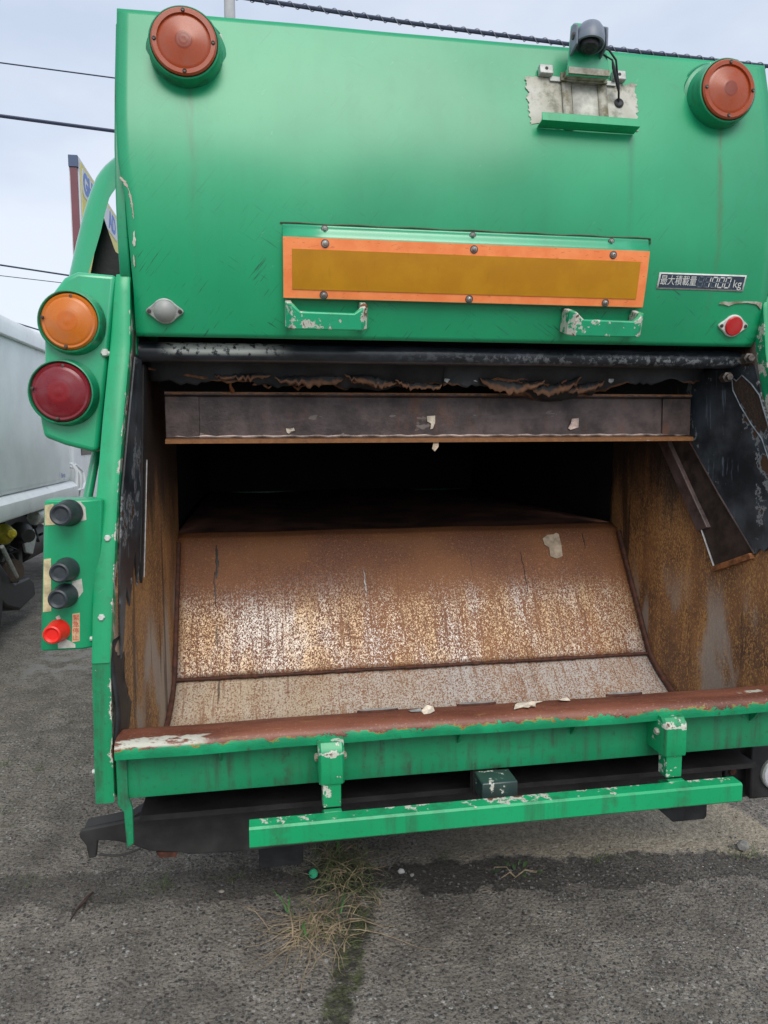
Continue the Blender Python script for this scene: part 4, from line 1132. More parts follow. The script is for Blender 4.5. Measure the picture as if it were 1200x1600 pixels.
for k, (fx, fz, fw, fh, dr) in enumerate(((0.05, 1.592, 0.20, 0.030, 0.012), (0.25, 1.590, 0.16, 0.024, 0.020), (0.40, 1.582, 0.14, 0.020, 0.010), (0.66, 1.598, 0.20, 0.034, 0.028), (0.82, 1.590, 0.16, 0.030, 0.034), (0.93, 1.580, 0.13, 0.026, 0.018), (-0.12, 1.600, 0.16, 0.018, 0.006))):
    q = random.Random(50+k); jit = [q.uniform(-0.006, 0.006) for _ in range(25)]; jt = [q.uniform(-0.004, 0.004) for _ in range(25)]
    def ff(u, v, fx=fx, fz=fz, fw=fw, fh=fh, dr=dr, jit=jit, jt=jt, k=k):
        i = round(u*24); e = math.sin(math.pi*min(1, max(0, u)))**0.5
        return (fx+fw*u, 2.170-0.022*math.sin(v*2.2)*(0.5+0.5*math.sin(u*5+k)), fz+jt[i]-(fh*e+jit[i])*v+dr*math.sin(u*3+k)*0.5, 0.35+0.6*v)
    MB().grid(ff, 24, 5).build('torn_flake', M_TORN, T, solid=(0.003, 0))
MB().tube([(-0.05, 2.19, 1.592), (-0.075, 2.185, 1.585), (-0.078, 2.20, 1.57), (-0.072, 2.222, 1.556)], [0.002, 0.004, 0.004, 0.007], 6).build('torn_shred', M_RUST, T)
MB().tube([(-0.30, 2.17, 1.615), (-0.15, 2.18, 1.590), (-0.02, 2.19, 1.603), (0.10, 2.19, 1.607)], 0.004, 6).build('torn_shred', M_SHRED, T)

# ---- rear lamp cluster on the left shoulder
clp = [(-0.346, 1.832), (-0.408, 1.387), (-0.425, 1.386), (-0.49, 1.404), (-0.540, 1.425), (-0.545, 1.46), (-0.552, 1.53), (-0.53, 1.60), (-0.525, 1.70), (-0.512, 1.77), (-0.472, 1.822), (-0.44, 1.838)]
cl = MB().prism(clp, 'Y', 2.0, 2.16).build('rear_lamp_cluster', M_BODYG, T, bevel=0.012, seg=4)
def rear_lamp(x, z, r, mat, core):
    yb = 2.002; ax = (-0.10, -1, -0.02)
    MB().lathe([(r*0.6, 0), (r+0.013, 0.0), (r+0.011, 0.018), (r+0.008, 0.034), (r+0.005, 0.036), (r+0.003, 0.032), (r+0.002, 0.008), (0.0, 0.008)], (x, yb, z), ax, 48).build('lamp_ring', M_LAMPG, cl)
    pr = [(r+0.001, 0.010), (r+0.001, 0.030), (r-0.004, 0.036), (r-0.009, 0.035)]
    for k in range(9):
        pr.append((r*(0.82-0.048*k), 0.037+0.0009*k+(0.0009 if k % 2 else 0)))
    pr += [(r*0.39, 0.0455), (0, 0.046)]
    MB().lathe(pr, (x, yb, z), ax, 48).build('lens', mat, cl)
    MB().lathe([(r*0.38, 0.0456), (r*0.3, 0.0468), (r*0.22, 0.0462), (r*0.12, 0.0475), (0, 0.0478)], (x, yb, z), ax, 32).build('lens_centre', core, cl)
    for k in range(4):
        a = rad(8+90*k)
        MB().lathe([(0.0, 0.032), (0.0045, 0.032), (0.004, 0.0385), (0, 0.039)], (x+(r-0.006)*math.sin(a), yb, z+(r-0.006)*math.cos(a)), ax, 8).build('screw', M_BOLTD, cl)
rear_lamp(-0.455, 1.710, 0.068, M_AMB2, M_AMB2C)
rear_lamp(-0.482, 1.536, 0.072, M_REDL, M_REDC)
MB().lathe([(0.0, 0), (0.011, 0), (0.011, 0.006), (0.008, 0.010), (0, 0.010)], (-0.381, 2.0, 1.637), (0, -1, 0), 6).build('bolt', M_PRINT, cl)
# curved shoulder pillar with dark gusset behind it
ob = [(-0.372, 2.200), (-0.398, 2.178), (-0.423, 2.147), (-0.444, 2.095), (-0.461, 2.040), (-0.480, 1.965), (-0.498, 1.886), (-0.512, 1.825)]
ib = [(-0.446, 1.828), (-0.452, 1.872), (-0.429, 1.939), (-0.414, 1.985), (-0.401, 2.035), (-0.387, 2.078), (-0.372, 2.098)]
NP = 20
def along_poly(pts, t):
    d = [0.0]
    for a, c in zip(pts, pts[1:]): d.append(d[-1]+math.hypot(c[0]-a[0], c[1]-a[1]))
    return [float(np.interp(t*d[-1], d, [p[k] for p in pts])) for k in (0, 1)]
rings = []
for i in range(NP+1):
    a = along_poly(ob, i/NP); c = along_poly(ib[::-1], i/NP); a[0] -= 0.012*i/NP
    prof = []
    for t in np.linspace(0, 1, 9):      # convex skin from the inner edge round to the outer one
        x = c[0]+(a[0]-c[0])*math.sin(t*math.pi/2); z = c[1]+(a[1]-c[1])*math.sin(t*math.pi/2)
        prof.append((x, 2.185+0.045*(1-math.cos(t*math.pi/2)), z))
    rings.append(prof+[(a[0], 2.27, a[1]), (c[0]-0.02, 2.210, c[1])])
MB().loft(rings).build('shoulder_pillar', M_BODYG, T)
MB().prism([(-0.330, 1.826), (-0.470, 1.826), (-0.442, 1.950), (-0.425, 2.03), (-0.417, 2.040), (-0.409, 2.012), (-0.393, 1.958), (-0.388, 1.945), (-0.372, 1.935), (-0.350, 1.90)], 'Y', 2.24, 2.25).build('shoulder_gusset', M_BLACK, T)
# strut behind the cluster and control box
MB().tube([(-0.425, 2.10, 1.42), (-0.455, 2.06, 1.25)], 0.012, 10).build('strut', M_BODYG, T)
MB().tube([(-0.395, 2.12, 1.42), (-0.405, 2.10, 1.25)], 0.006, 8).build('hose', M_RUBBER, T)
# ---- control box with push buttons
cbx = [(-0.400, 1.878), (-0.432, 1.858), (-0.524, 1.858), (-0.530, 1.866), (-0.530, 1.95), (-0.400, 1.95)]
def box_ring(z, dx): return [(x+dx, y, z) for x, y in cbx]
box = MB().loft([box_ring(0.906, -0.004), box_ring(1.274, 0.022)], True, True).build('control_box', M_BOXG, T, bevel=0.005)
def button(x, z, r, L, mat):
    o = MB().lathe([(r*1.12, 0), (r*1.12, 0.006), (r*1.05, 0.010), (r, 0.014), (r*0.94, L-0.010), (r*0.86, L-0.002), (r*0.72, L), (r*0.60, L-0.002), (r*0.50, L-0.0045), (0.0, L-0.0045)], (x, 1.857, z), (-0.10, -1, 0.02), 36).build('button', mat, box)
    return o
def dx(z): return -0.004+0.026*(z-0.906)/0.368
button(-0.463+0.012, 1.243, 0.029, 0.060, M_KNOB)
button(-0.470+0.008, 1.106, 0.0265, 0.056, M_KNOB)
button(-0.474+0.006, 1.043, 0.0265, 0.056, M_KNOB)
button(-0.488+0.0, 0.957, 0.0245, 0.048, M_REDK)
def sticker(pts, name, mat, off=0.0012):
    return MB().prism(pts, 'Y', 1.8578-off, 1.8579).build(name, mat, box, smooth=False)
sticker([(-0.506, 1.262), (-0.486, 1.266), (-0.484, 1.215), (-0.507, 1.214)], 'sticker', M_STK)
sticker([(-0.440, 1.272), (-0.425, 1.270), (-0.414, 1.255), (-0.413, 1.225), (-0.428, 1.222), (-0.446, 1.235)], 'primer_patch', M_WHITEP)
sticker([(-0.514, 1.132), (-0.498, 1.134), (-0.503, 1.005), (-0.522, 1.003)], 'sticker', M_STK)
sticker([(-0.452, 1.076), (-0.430, 1.082), (-0.428, 1.050), (-0.440, 1.035), (-0.455, 1.04)], 'primer_patch', M_WHITEP)
st = sticker([(-0.455, 0.996), (-0.438, 0.998), (-0.441, 0.928), (-0.459, 0.926)], 'sticker', M_STKO)
sticker([(-0.475, 0.935), (-0.462, 0.928), (-0.452, 0.920), (-0.452, 0.912), (-0.492, 0.912), (-0.492, 0.925)], 'primer_patch', M_WHITEP)
sticker([(-0.494, 0.990), (-0.486, 0.994), (-0.482, 0.986), (-0.490, 0.982)], 'primer_patch', M_WHITEP)
for k, chs in enumerate('緊急停止'):
    me = text_mesh(chs, 0.0155, 'lettering')
    for v in me.vertices: v.co = Vector((-0.4465-0.0012*k+v.co.x, 1.8558, 0.986-0.0165*k+v.co.y))
    finish(me, 'lettering', M_STKR, box, smooth=False)
for x, z in ((-0.3715, 1.176), (-0.388, 0.985)):
    xo, xi, y = post_at(z)
    MB().lathe([(0.0, 0), (0.0085, 0), (0.0085, 0.005), (0.006, 0.008), (0, 0.008)], (x, y+0.001, z), (0, -1, 0), 6).build('bolt', M_PRINT, T)
for z in (1.635, 1.235, 1.17, 0.93, 0.60):
    xo, xi, y = post_at(z)
    MB().lathe([(0.0, 0), (0.006, 0), (0.006, 0.008), (0, 0.010)], (xo, y+0.02, z), (-1, 0, 0), 6).build('bolt', M_PRINT, T)

# ---- wheels, cab
def wheel(cx, cy, r, wd, parent, name='wheel'):
    o = MB().lathe([(r*0.55, -wd/2), (r*0.92, -wd/2), (r*0.98, -wd/2+0.02), (r, -wd/2+0.05), (r, wd/2-0.05), (r*0.98, wd/2-0.02), (r*0.92, wd/2), (r*0.55, wd/2), (r*0.55, -wd/2)], (cx, cy, r), (1, 0, 0), 40).build(name, M_RUBBER, parent)
    MB().lathe([(0.0, -wd*0.3), (r*0.2, -wd*0.3), (r*0.3, -wd*0.15), (r*0.5, -wd*0.2), (r*0.56, -wd*0.4), (r*0.56, wd*0.4), (r*0.5, wd*0.3), (r*0.3, wd*0.15), (r*0.2, wd*0.3), (0, wd*0.3)], (cx, cy, r), (1, 0, 0), 32).build('rim', M_ALU, o)
    return o
for cx in (-0.20, 1.34): wheel(cx, 3.55, 0.35, 0.36, T)
for cx in (-0.22, 1.36): wheel(cx, 6.25, 0.35, 0.2, T)
cabp = [(5.35, 0.65), (7.1, 0.55), (7.15, 1.2), (6.85, 2.05), (6.7, 2.15), (5.45, 2.15), (5.35, 2.05)]
cab = MB().prism(cabp, 'X', -0.28, 1.42).build('cab', M_BODYG, T, bevel=0.05, seg=4)
M_GLASS = simple('dark_glass', (0.02, 0.025, 0.03), 0.08, var=0.1, bump=0)
MB().prism([(7.105, 1.30), (6.88, 1.98), (6.87, 1.975), (7.095, 1.295)], 'X', -0.18, 1.32).build('windscreen', M_GLASS, cab)
for xs in (-0.284, 1.416):
    MB().prism([(5.75, 1.30), (6.95, 1.30), (6.75, 1.95), (5.75, 1.95)], 'X', xs, xs+0.008).build('side_window', M_GLASS, cab)

# ------------------------------------------------------------------ scraps of litter lying on the truck
def scrap(name, label, pts, mat, seed, thick=0.0012, cat='paper scrap', group=None):
    """crumpled piece: outline points in 3-D around a centre fan"""
    rn = random.Random(seed)
    c = sum((Vector(p) for p in pts), Vector())/len(pts)
    o = MB()
    ring2 = [c.lerp(Vector(p), 0.5)+Vector((rn.uniform(-1, 1), rn.uniform(-1, 1), rn.uniform(-1, 1)))*0.002 for p in pts]
    n = len(pts)
    vs_ = [tuple(p) for p in pts]+[tuple(p) for p in ring2]+[tuple(c)]
    fs_ = [(i, (i+1) % n, n+(i+1) % n, n+i) for i in range(n)]+[(n+i, n+(i+1) % n, 2*n) for i in range(n)]
    ob_ = o.add(vs_, fs_).build(name, mat, None, smooth=False, solid=(thick, 0))
    tag(ob_, label, cat, group)
    return ob_
def on_beam(pts, y=2.2405): return [(x, y-0.004*(k % 2), z) for k, (x, z) in enumerate(pts)]
scrap('paper_scrap', 'small white folded paper scrap stuck on dark press beam, left of the others', on_beam([(0.082, 1.448), (0.094, 1.446), (0.105, 1.450), (0.108, 1.441), (0.098, 1.438), (0.090, 1.431), (0.084, 1.436)]), M_PAPERW, 1)
scrap('paper_scrap', 'cream rust-stained paper scrap stuck mid-way along the dark press beam', on_beam([(0.515, 1.484), (0.540, 1.486), (0.541, 1.465), (0.533, 1.446), (0.526, 1.444), (0.528, 1.462), (0.516, 1.468)]), M_PAPERW, 2)
scrap('paper_scrap', 'pinkish white paper scrap stuck on right part of the dark press beam', on_beam([(0.990, 1.476), (1.012, 1.478), (1.013, 1.449), (0.985, 1.441), (0.978, 1.446), (0.986, 1.462)]), M_PAPERP, 3)
scrap('paper_scrap', 'brown paper shred hanging from the lower edge of the press beam', [(0.532, 2.222, 1.406), (0.548, 2.221, 1.405), (0.546, 2.216, 1.390), (0.534, 2.214, 1.376), (0.526, 2.217, 1.384)], M_PAPER, 4)
def hop_pt(x, v, off=0.004):
    f = floor_fn(hp, 0); p = Vector(f((x+0.298)/1.71, v)); q = Vector(f((x+0.298)/1.71, v+0.02))
    t = (q-p).normalized(); n = Vector((0, t.z, -t.y)); n = n if n.y < 0 else -n
    return p+n*off
pc = [(1.083, .285), (1.105, .262), (1.13, .260), (1.142, .250), (1.152, .258), (1.154, .33), (1.150, .40), (1.125, .415), (1.100, .40), (1.103, .345), (1.086, .325)]
scrap('cardboard_scrap', 'torn beige cardboard piece stuck high on the rusty hopper floor', [tuple(hop_pt(x, v)) for x, v in pc], M_PAPER, 5, cat='cardboard scrap')
def on_ledge(pts, z=0.6925): return [(x, y, z+0.003*(k % 2)) for k, (x, y) in enumerate(pts)]
scrap('paper_scrap', 'crumpled cream paper scrap on the ledge beside a small silver strip', [(0.412, 1.860, 0.692), (0.430, 1.864, 0.706), (0.445, 1.858, 0.702), (0.447, 1.846, 0.695), (0.432, 1.838, 0.692), (0.416, 1.842, 0.690)], M_PAPERW, 6)
scrap('foil_strip', 'flat silver foil strip on the rusty ledge left of crumpled paper', on_ledge([(0.380, 1.868), (0.414, 1.870), (0.415, 1.856), (0.382, 1.852)]), M_ALU, 7, cat='foil strip')
scrap('paper_scrap', 'large torn ragged cream paper scrap on the rusty ledge right of centre', on_ledge([(0.660, 1.826), (0.672, 1.850), (0.684, 1.868), (0.720, 1.866), (0.758, 1.870), (0.735, 1.858), (0.728, 1.846), (0.722, 1.828), (0.712, 1.840), (0.700, 1.824), (0.690, 1.838)]), M_PAPERW, 8)
scrap('paper_scrap', 'small pale paper square at back of the ledge near the large torn scrap', on_ledge([(0.806, 1.874), (0.834, 1.878), (0.836, 1.862), (0.808, 1.860)]), M_PAPERW, 9)
rn = random.Random(31)
for k, (px, pz, lab) in enumerate(((0.640, 1.592, 'grey crumb of debris caught on the torn flap left of centre gap'), (0.555, 1.588, 'pale grey crumb of debris on the torn flap above centre of beam'), (1.085, 1.590, 'grey sliver of debris lying on right half of torn flap'))):
    c = Vector((px, 2.168, pz)); s = 0.013
    vv = [c+Vector((rn.uniform(-s, s), rn.uniform(-.006, .006), rn.uniform(-s, s)*0.6)) for _ in range(9)]
    bm = bmesh.new(); [bm.verts.new(v) for v in vv]; bmesh.ops.convex_hull(bm, input=bm.verts)
    me = bpy.data.meshes.new('debris'); bm.to_mesh(me); bm.free()
    tag(finish(me, 'debris_crumb', M_ALU, None, smooth=False), lab, 'debris')

# ------------------------------------------------------------------ white truck parked on the left
WT = empty('white_truck', (-2.65, 6.0, 0))
tag(WT, 'white box-bodied truck parked at left beyond the control box', 'truck')
M_WBODY = simple('white_truck_panel', (0.84, 0.86, 0.86), 0.42, 0.0, var=0.10, scale=2.5, bump=0.03)
M_WRAIL = simple('white_rail_paint', (0.82, 0.84, 0.85), 0.30, 0.0, var=0.08, scale=5, bump=0.03)
M_CHASD = simple('grimy_black_chassis', (0.016, 0.016, 0.017), 0.55, var=0.5, scale=18, bump=0.4)
XB = -1.75
wb = rrect(-3.55, XB, 1.02, 2.26, 0.05, 4)
MB().loft([[(x, 3.3, z) for x, z in wb], [(x, 7.30, z) for x, z in wb]]).build('box_body', M_WBODY, WT)
MB().prism([(XB+0.035, 2.135), (XB+0.035, 2.22), (XB+0.01, 2.275), (XB-0.06, 2.30), (XB-0.10, 2.29), (XB-0.10, 2.262), (XB+0.0005, 2.262), (XB+0.0005, 2.135)], 'Y', 3.28, 7.32).build('top_rail', M_WRAIL, WT, bevel=0.008)
MB().prism([(XB+0.045, 0.86), (XB+0.055, 0.90), (XB+0.050, 0.975), (XB+0.01, 1.019), (XB-0.05, 1.019), (XB-0.05, 0.86)], 'Y', 3.26, 7.36).build('lower_rail', M_WRAIL, WT, bevel=0.010)
for k, (yy, zt) in enumerate(((7.38, 1.20), (7.52, 1.16))):
    MB().tube([(XB+0.03, yy, 0.86), (XB+0.04, yy, zt-0.09), (XB+0.01, yy-0.02, zt-0.02), (XB-0.12, yy-0.03, zt)], 0.014, 8).build('handrail', M_WRAIL, WT)
MB().tube([(XB+0.035, 7.38, 0.93), (XB+0.035, 7.62, 0.93), (XB+0.035, 7.72, 0.98), (XB+0.02, 7.72, 1.10), (XB, 7.52, 1.17)], 0.012, 8).build('handrail', M_WRAIL, WT)
me = text_mesh('Body', 0.060, 'lettering')
stp = MB().add([(XB+0.003, 6.93, 1.055), (XB+0.003, 7.14, 1.055), (XB+0.003, 7.14, 1.125), (XB+0.003, 6.93, 1.125)], [(0, 1, 2, 3)]).build('maker_sticker', M_WRAIL, WT, smooth=False)
for v in me.vertices: v.co = Vector((XB+0.006, 7.035+v.co.x*1.1, 1.09+v.co.y))
finish(me, 'lettering', simple('blue_print', (0.05, 0.14, 0.42), 0.5), WT, smooth=False)
wcab = MB().prism([(7.62, 0.62), (9.3, 0.55), (9.35, 1.2), (9.1, 2.0), (8.95, 2.1), (7.7, 2.1), (7.62, 2.0)], 'X', -3.45, XB-0.04).build('cab', M_WRAIL, WT, bevel=0.05, seg=3)
MB().prism([(7.95, 1.25), (9.2, 1.25), (9.0, 1.9), (7.95, 1.9)], 'X', XB-0.045, XB-0.034).build('side_window', M_GLASS, wcab)
MB().prism([(9.31, 1.30), (9.09, 1.94), (9.10, 1.945), (9.32, 1.305)], 'X', -3.35, XB-0.14).build('windscreen', M_GLASS, wcab)
for cx, cy in ((-1.88, 4.98), (-3.40, 4.98), (-1.90, 8.45), (-3.38, 8.45)): wheel(cx, cy, 0.37, 0.26, WT)
for xx in (-2.30, -3.05): MB().box(xx, xx+0.08, 3.4, 9.0, 0.55, 0.78).build('chassis_rail', M_CHASD, WT, bevel=0.004)
for yy in (3.6, 4.4, 5.6, 6.4, 7.1): MB().box(-3.5, -1.80, yy, yy+0.06, 0.79, 0.855).build('cross_bearer', M_CHASD, WT)
# running gear hanging below the rail
MB().lathe([(0, 0), (0.13, 0), (0.15, 0.02), (0.15, 0.55), (0.13, 0.58), (0, 0.58)], (-1.98, 6.30, 0.55), (0, 1, 0), 24).build('air_tank', M_CHASD, WT)
MB().lathe([(0, 0), (0.055, 0), (0.06, 0.015), (0.06, 0.20), (0, 0.21)], (-1.76, 6.15, 0.80), (0.1, 1, 0), 20).build('filter_bowl', M_ALU, WT)
MB().prism([(5.40, 0.62), (5.52, 0.52), (5.75, 0.36), (6.10, 0.34), (6.22, 0.28), (6.24, 0.16), (5.85, 0.13), (5.55, 0.22), (5.36, 0.34)], 'X', -1.98, -1.80).build('mudguard', M_CHASD, WT, bevel=0.02, seg=3)
MB().tube([(-1.74, 5.33, 0.69), (-1.74, 5.60, 0.43)], 0.016, 8).build('stay_rod', M_ALU, WT)
MB().lathe([(0, -0.02), (0.085, -0.02), (0.09, 0), (0.085, 0.02), (0, 0.02)], (-1.80, 5.70, 0.46), (0.8, -0.6, 0.2), 24).build('brake_drum', simple('rusty_brown_drum', (0.07, 0.045, 0.035), 0.7), WT)
M_YEL = simple('yellow_plastic', (0.42, 0.34, 0.02), 0.5, var=0.3)
yc = MB().lathe([(0, 0), (0.075, 0), (0.062, 0.03), (0.030, 0.055), (0.034, 0.07), (0.034, 0.095), (0.022, 0.108), (0, 0.11)], (-1.80, 5.58, 0.745), (0.75, -0.62, 0.1), 24).build('filler_cap', M_YEL, WT)
MB().lathe([(0, 0), (0.08, 0), (0.08, 0.06), (0.05, 0.10), (0.05, 0.16), (0, 0.16)], (-1.80, 5.90, 0.72), (0.6, -0.7, -0.1), 20).build('valve_body', M_CHASD, WT)
MB().prism([(6.00, 0.66), (6.28, 0.70), (6.34, 0.62), (6.22, 0.50), (6.05, 0.54)], 'X', -1.82, -1.80).build('valve_cover', M_ALU, WT, bevel=0.006)
rn = random.Random(21)
for k in range(9):
    y0 = rn.uniform(5.4, 6.6); z0 = rn.uniform(0.40, 0.78)
    p = [(-1.86+rn.uniform(-.08, .06), y0+rn.uniform(-.05, .3)*t*2, z0+rn.uniform(-.2, .15)*t) for t in (0, .3, .6, 1)]
    MB().tube(p, rn.uniform(0.008, 0.022), 7).build('hose', M_CHASD if k % 3 else M_BLACKP, WT)
for k in range(6):
    y0 = 5.45+0.2*k; MB().box(-2.0, -1.86, y0, y0+0.11, 0.42+0.07*(k % 3), 0.60+0.05*(k % 2)).build('bracket', M_CHASD, WT, bevel=0.012)

# ------------------------------------------------------------------ roadside sign board beyond
SG = empty('sign_board', (-3.60, 18.5, 0))
tag(SG, 'yellow pylon sign with blue letters and dark red edge beyond the truck', 'sign')
M_YF = simple('faded_yellow_sign_face', (0.66, 0.60, 0.16), 0.5, var=0.06, scale=2, bump=0)
M_SW = simple('white_sign_frame', (0.62, 0.66, 0.70), 0.5, var=0.05, scale=3, bump=0)
M_MAR = simple('maroon_sign_edge', (0.17, 0.055, 0.07), 0.5, var=0.1, scale=3, bump=0)
M_SB = simple('blue_sign_letter', (0.10, 0.22, 0.62), 0.5, var=0.1, scale=3, bump=0)
M_CAPB = simple('blue_grey_cap', (0.06, 0.095, 0.18), 0.5, var=0.1, scale=3, bump=0)
MB().box(-3.70, -3.50, 16.50, 21.6, 4.3, 7.14).build('sign_frame', M_SW, SG)
MB().box(-3.499, -3.485, 16.60, 21.5, 4.4, 7.08).build('sign_face', M_YF, SG)
MB().box(-3.668, -3.532, 16.44, 16.499, 4.35, 6.92).build('edge_panel', M_MAR, SG)
MB().box(-3.69, -3.510, 16.42, 16.499, 6.925, 7.15).build('edge_cap', M_CAPB, SG)
MB().prism(rrect(16.66, 20.45, 6.44, 7.0, 0.12, 5), 'X', -3.4845, -3.475).build('name_plate', M_SW, SG)
for txt, yc_, wd in (('GHI', 17.25, 1.05), ('AD', 19.80, 0.90)):
    me = text_mesh(txt, 0.55, 'lettering', 0.022)
    xs_ = [v.co.x for v in me.vertices]; k = wd/(max(xs_)-min(xs_))
    for v in me.vertices: v.co = Vector((-3.470, yc_+v.co.x*k, 6.72+v.co.y*1.05))
    finish(me, 'lettering', M_SB, SG, smooth=False)
for yy in (17.4, 20.6): MB().box(-3.68, -3.52, yy, yy+0.16, 0, 4.3).build('sign_post', M_SW, SG)

# ------------------------------------------------------------------ overhead wires and pole
M_OHW = simple('overhead_cable_sheath', (0.03, 0.045, 0.085), 0.6)
def wire(name, a, b, r, sag, label, cat='cable', ext=(2.5, 2.5)):
    a = Vector(a); b = Vector(b); d = b-a
    A = a-d*ext[0]; B = b+d*ext[1]
    pts = []
    for i in range(41):
        t = i/40; p = A.lerp(B, t); p.z -= sag*4*t*(1-t)-sag*4*0.25
        pts.append(p)
    return tag(MB().tube(pts, r, 6).build(name, M_OHW), label, cat, None)
wire('overhead_cable', (-5.947, 20, 10.432), (-3.302, 20, 10.273), 0.016, 0.02, 'thin overhead wire, highest of those left of the truck')
wire('overhead_cable', (-6.012, 20, 9.208), (-3.352, 20, 9.017), 0.042, 0.02, 'thick overhead cable second from top, left of the truck')
wire('overhead_cable', (-6.199, 20, 5.690), (-4.640, 20, 5.493), 0.022, 0.01, 'dark overhead wire above the white truck, upper of a close pair', ext=(3, 3))
wire('overhead_cable', (-6.210, 20.5, 5.520), (-4.677, 20.5, 5.381), 0.010, 0.01, 'hair-thin overhead wire, lower of a close pair above the white truck', ext=(3, 3))
wire('overhead_cable', (-6.267, 20, 4.405), (-5.295, 20, 4.112), 0.020, 0.01, 'lowest overhead wire dipping behind the white truck roof', ext=(4, 5))
sp_ = []
A = Vector((0.006-6, 10.0, 7.16)); B = Vector((12.0, 10.0, 6.52))
def cpt(t):
    p = A.lerp(B, t); p.z = float(np.interp(p.x, [-6, 0.006, 2.0, 4.181, 7.269, 12], [7.28, 6.915, 6.80, 6.715, 6.655, 6.66])); return p
hc = empty('spiral_hanger_cable', (3.0, 10.0, 6.7))
tag(hc, 'thick blue-black overhead cable with spiral hanger above the tail panel', 'cable')
MB().tube([cpt(i/60) for i in range(61)], 0.026, 8).build('cable', M_OHW, hc)
pts = []
for i in range(1600):
    t = i/1599; p = cpt(t); a = 2*math.pi*t*95
    pts.append(p+Vector((0, math.cos(a), math.sin(a)))*0.036)
MB().tube(pts, 0.006, 4).build('spiral_hanger', simple('weathered_spiral_wire', (0.22, 0.24, 0.28), 0.5), hc)
up_ = empty('utility_pole', (-0.61, 25.0, 0))
tag(up_, 'pale concrete utility pole whose top shows above the tail panel', 'utility pole')
M_CONC = simple('pale_concrete', (0.42, 0.44, 0.45), 0.8, var=0.12, scale=3)
MB().lathe([(0, 0), (0.21, 0), (0.165, 16.5), (0, 16.5)], (-0.61, 25.0, 0), (0, 0, 1), 20).build('shaft', M_CONC, up_)
MB().box(-1.5, 0.3, 24.78, 24.86, 15.6, 15.7).build('cross_arm', M_ALU, up_)
for xx in (-1.4, -1.0, -0.2, 0.2):
    MB().lathe([(0, 0), (0.03, 0), (0.055, 0.04), (0.03, 0.08), (0.055, 0.12), (0.03, 0.16), (0, 0.18)], (xx, 24.82, 15.7), (0, 0, 1), 12).build('insulator', M_SW, up_)

# ------------------------------------------------------------------ small things on the asphalt
M_STONE = simple('grey_stone', (0.20, 0.195, 0.185), 0.85, var=0.35, scale=60, bump=0.4)
def stone(x, y, s, label, seed, flat=0.6, mat=M_STONE):
    rn = random.Random(seed)
    bm = bmesh.new()
    for _ in range(26):
        a, b_ = rn.uniform(0, 2*math.pi), math.acos(rn.uniform(-1, 1))
        bm.verts.new((x+s*math.sin(b_)*math.cos(a)*rn.uniform(.85, 1.1), y+0.8*s*math.sin(b_)*math.sin(a), max(-0.002, s*flat*0.75+s*flat*math.cos(b_))))
    bmesh.ops.convex_hull(bm, input=bm.verts)
    loose = [v for v in bm.verts if not v.link_faces]
    bmesh.ops.delete(bm, geom=loose, context='VERTS')
    me = bpy.data.meshes.new('stone'); bm.to_mesh(me); bm.free()
    return tag(finish(me, 'stone', mat, None, bevel=0.0015, smooth=False), label, 'stone')
stone(1.612, 2.165, 0.026, 'largest grey stone on the asphalt at far right, by grass tufts', 1, 0.75)
stone(0.430, 2.235, 0.012, 'pale pebble on dark soil, larger of two side by side', 2, 0.8, simple('pale_pebble', (0.36, 0.35, 0.34), 0.8))
stone(0.462, 2.215, 0.009, 'small grey pebble on dark soil right beside the pale pebble', 3)
stone(-0.52, 2.78, 0.012, 'small pale grey stone on asphalt left of the green post', 4)
stone(-0.145, 2.235, 0.010, 'flat pale stone by dry grass, below the black cross member', 5, 0.4, simple('buff_stone', (0.40, 0.36, 0.29), 0.85))
# bottle cap
bc = MB()
ca = Vector((-0.25, -0.75, 0.6))
bc.lathe([(0.0, 0.0), (0.0115, 0.0), (0.0135, -0.0015), (0.014, -0.013), (0.0128, -0.013), (0.0122, -0.003), (0.0, -0.0025)], (0.147, 2.255, 0.017), -ca, 28)
cap = bc.build('bottle_cap', simple('green_plastic_cap', (0.006, 0.40, 0.19), 0.35, var=0.1, bump=0.02))
tag(cap, 'bright green plastic bottle cap lying beside the dry grass', 'bottle cap')
# twig
tw = [(-0.578, 2.169, 0.006), (-0.570, 2.205, 0.010), (-0.562, 2.235, 0.009), (-0.551, 2.262, 0.012), (-0.541, 2.293, 0.008)]
twig = MB().tube(tw, [0.002, 0.0035, 0.0042, 0.0048, 0.003], 8)
twig.tube([(-0.562, 2.235, 0.009), (-0.552, 2.242, 0.014), (-0.546, 2.256, 0.016)], [0.003, 0.0022, 0.001], 6)
tag(twig.build('twig', simple('dark_bark', (0.045, 0.026, 0.020), 0.85, var=0.4, scale=80, bump=0.4)), 'dark brown broken twig lying on asphalt at lower left', 'twig')

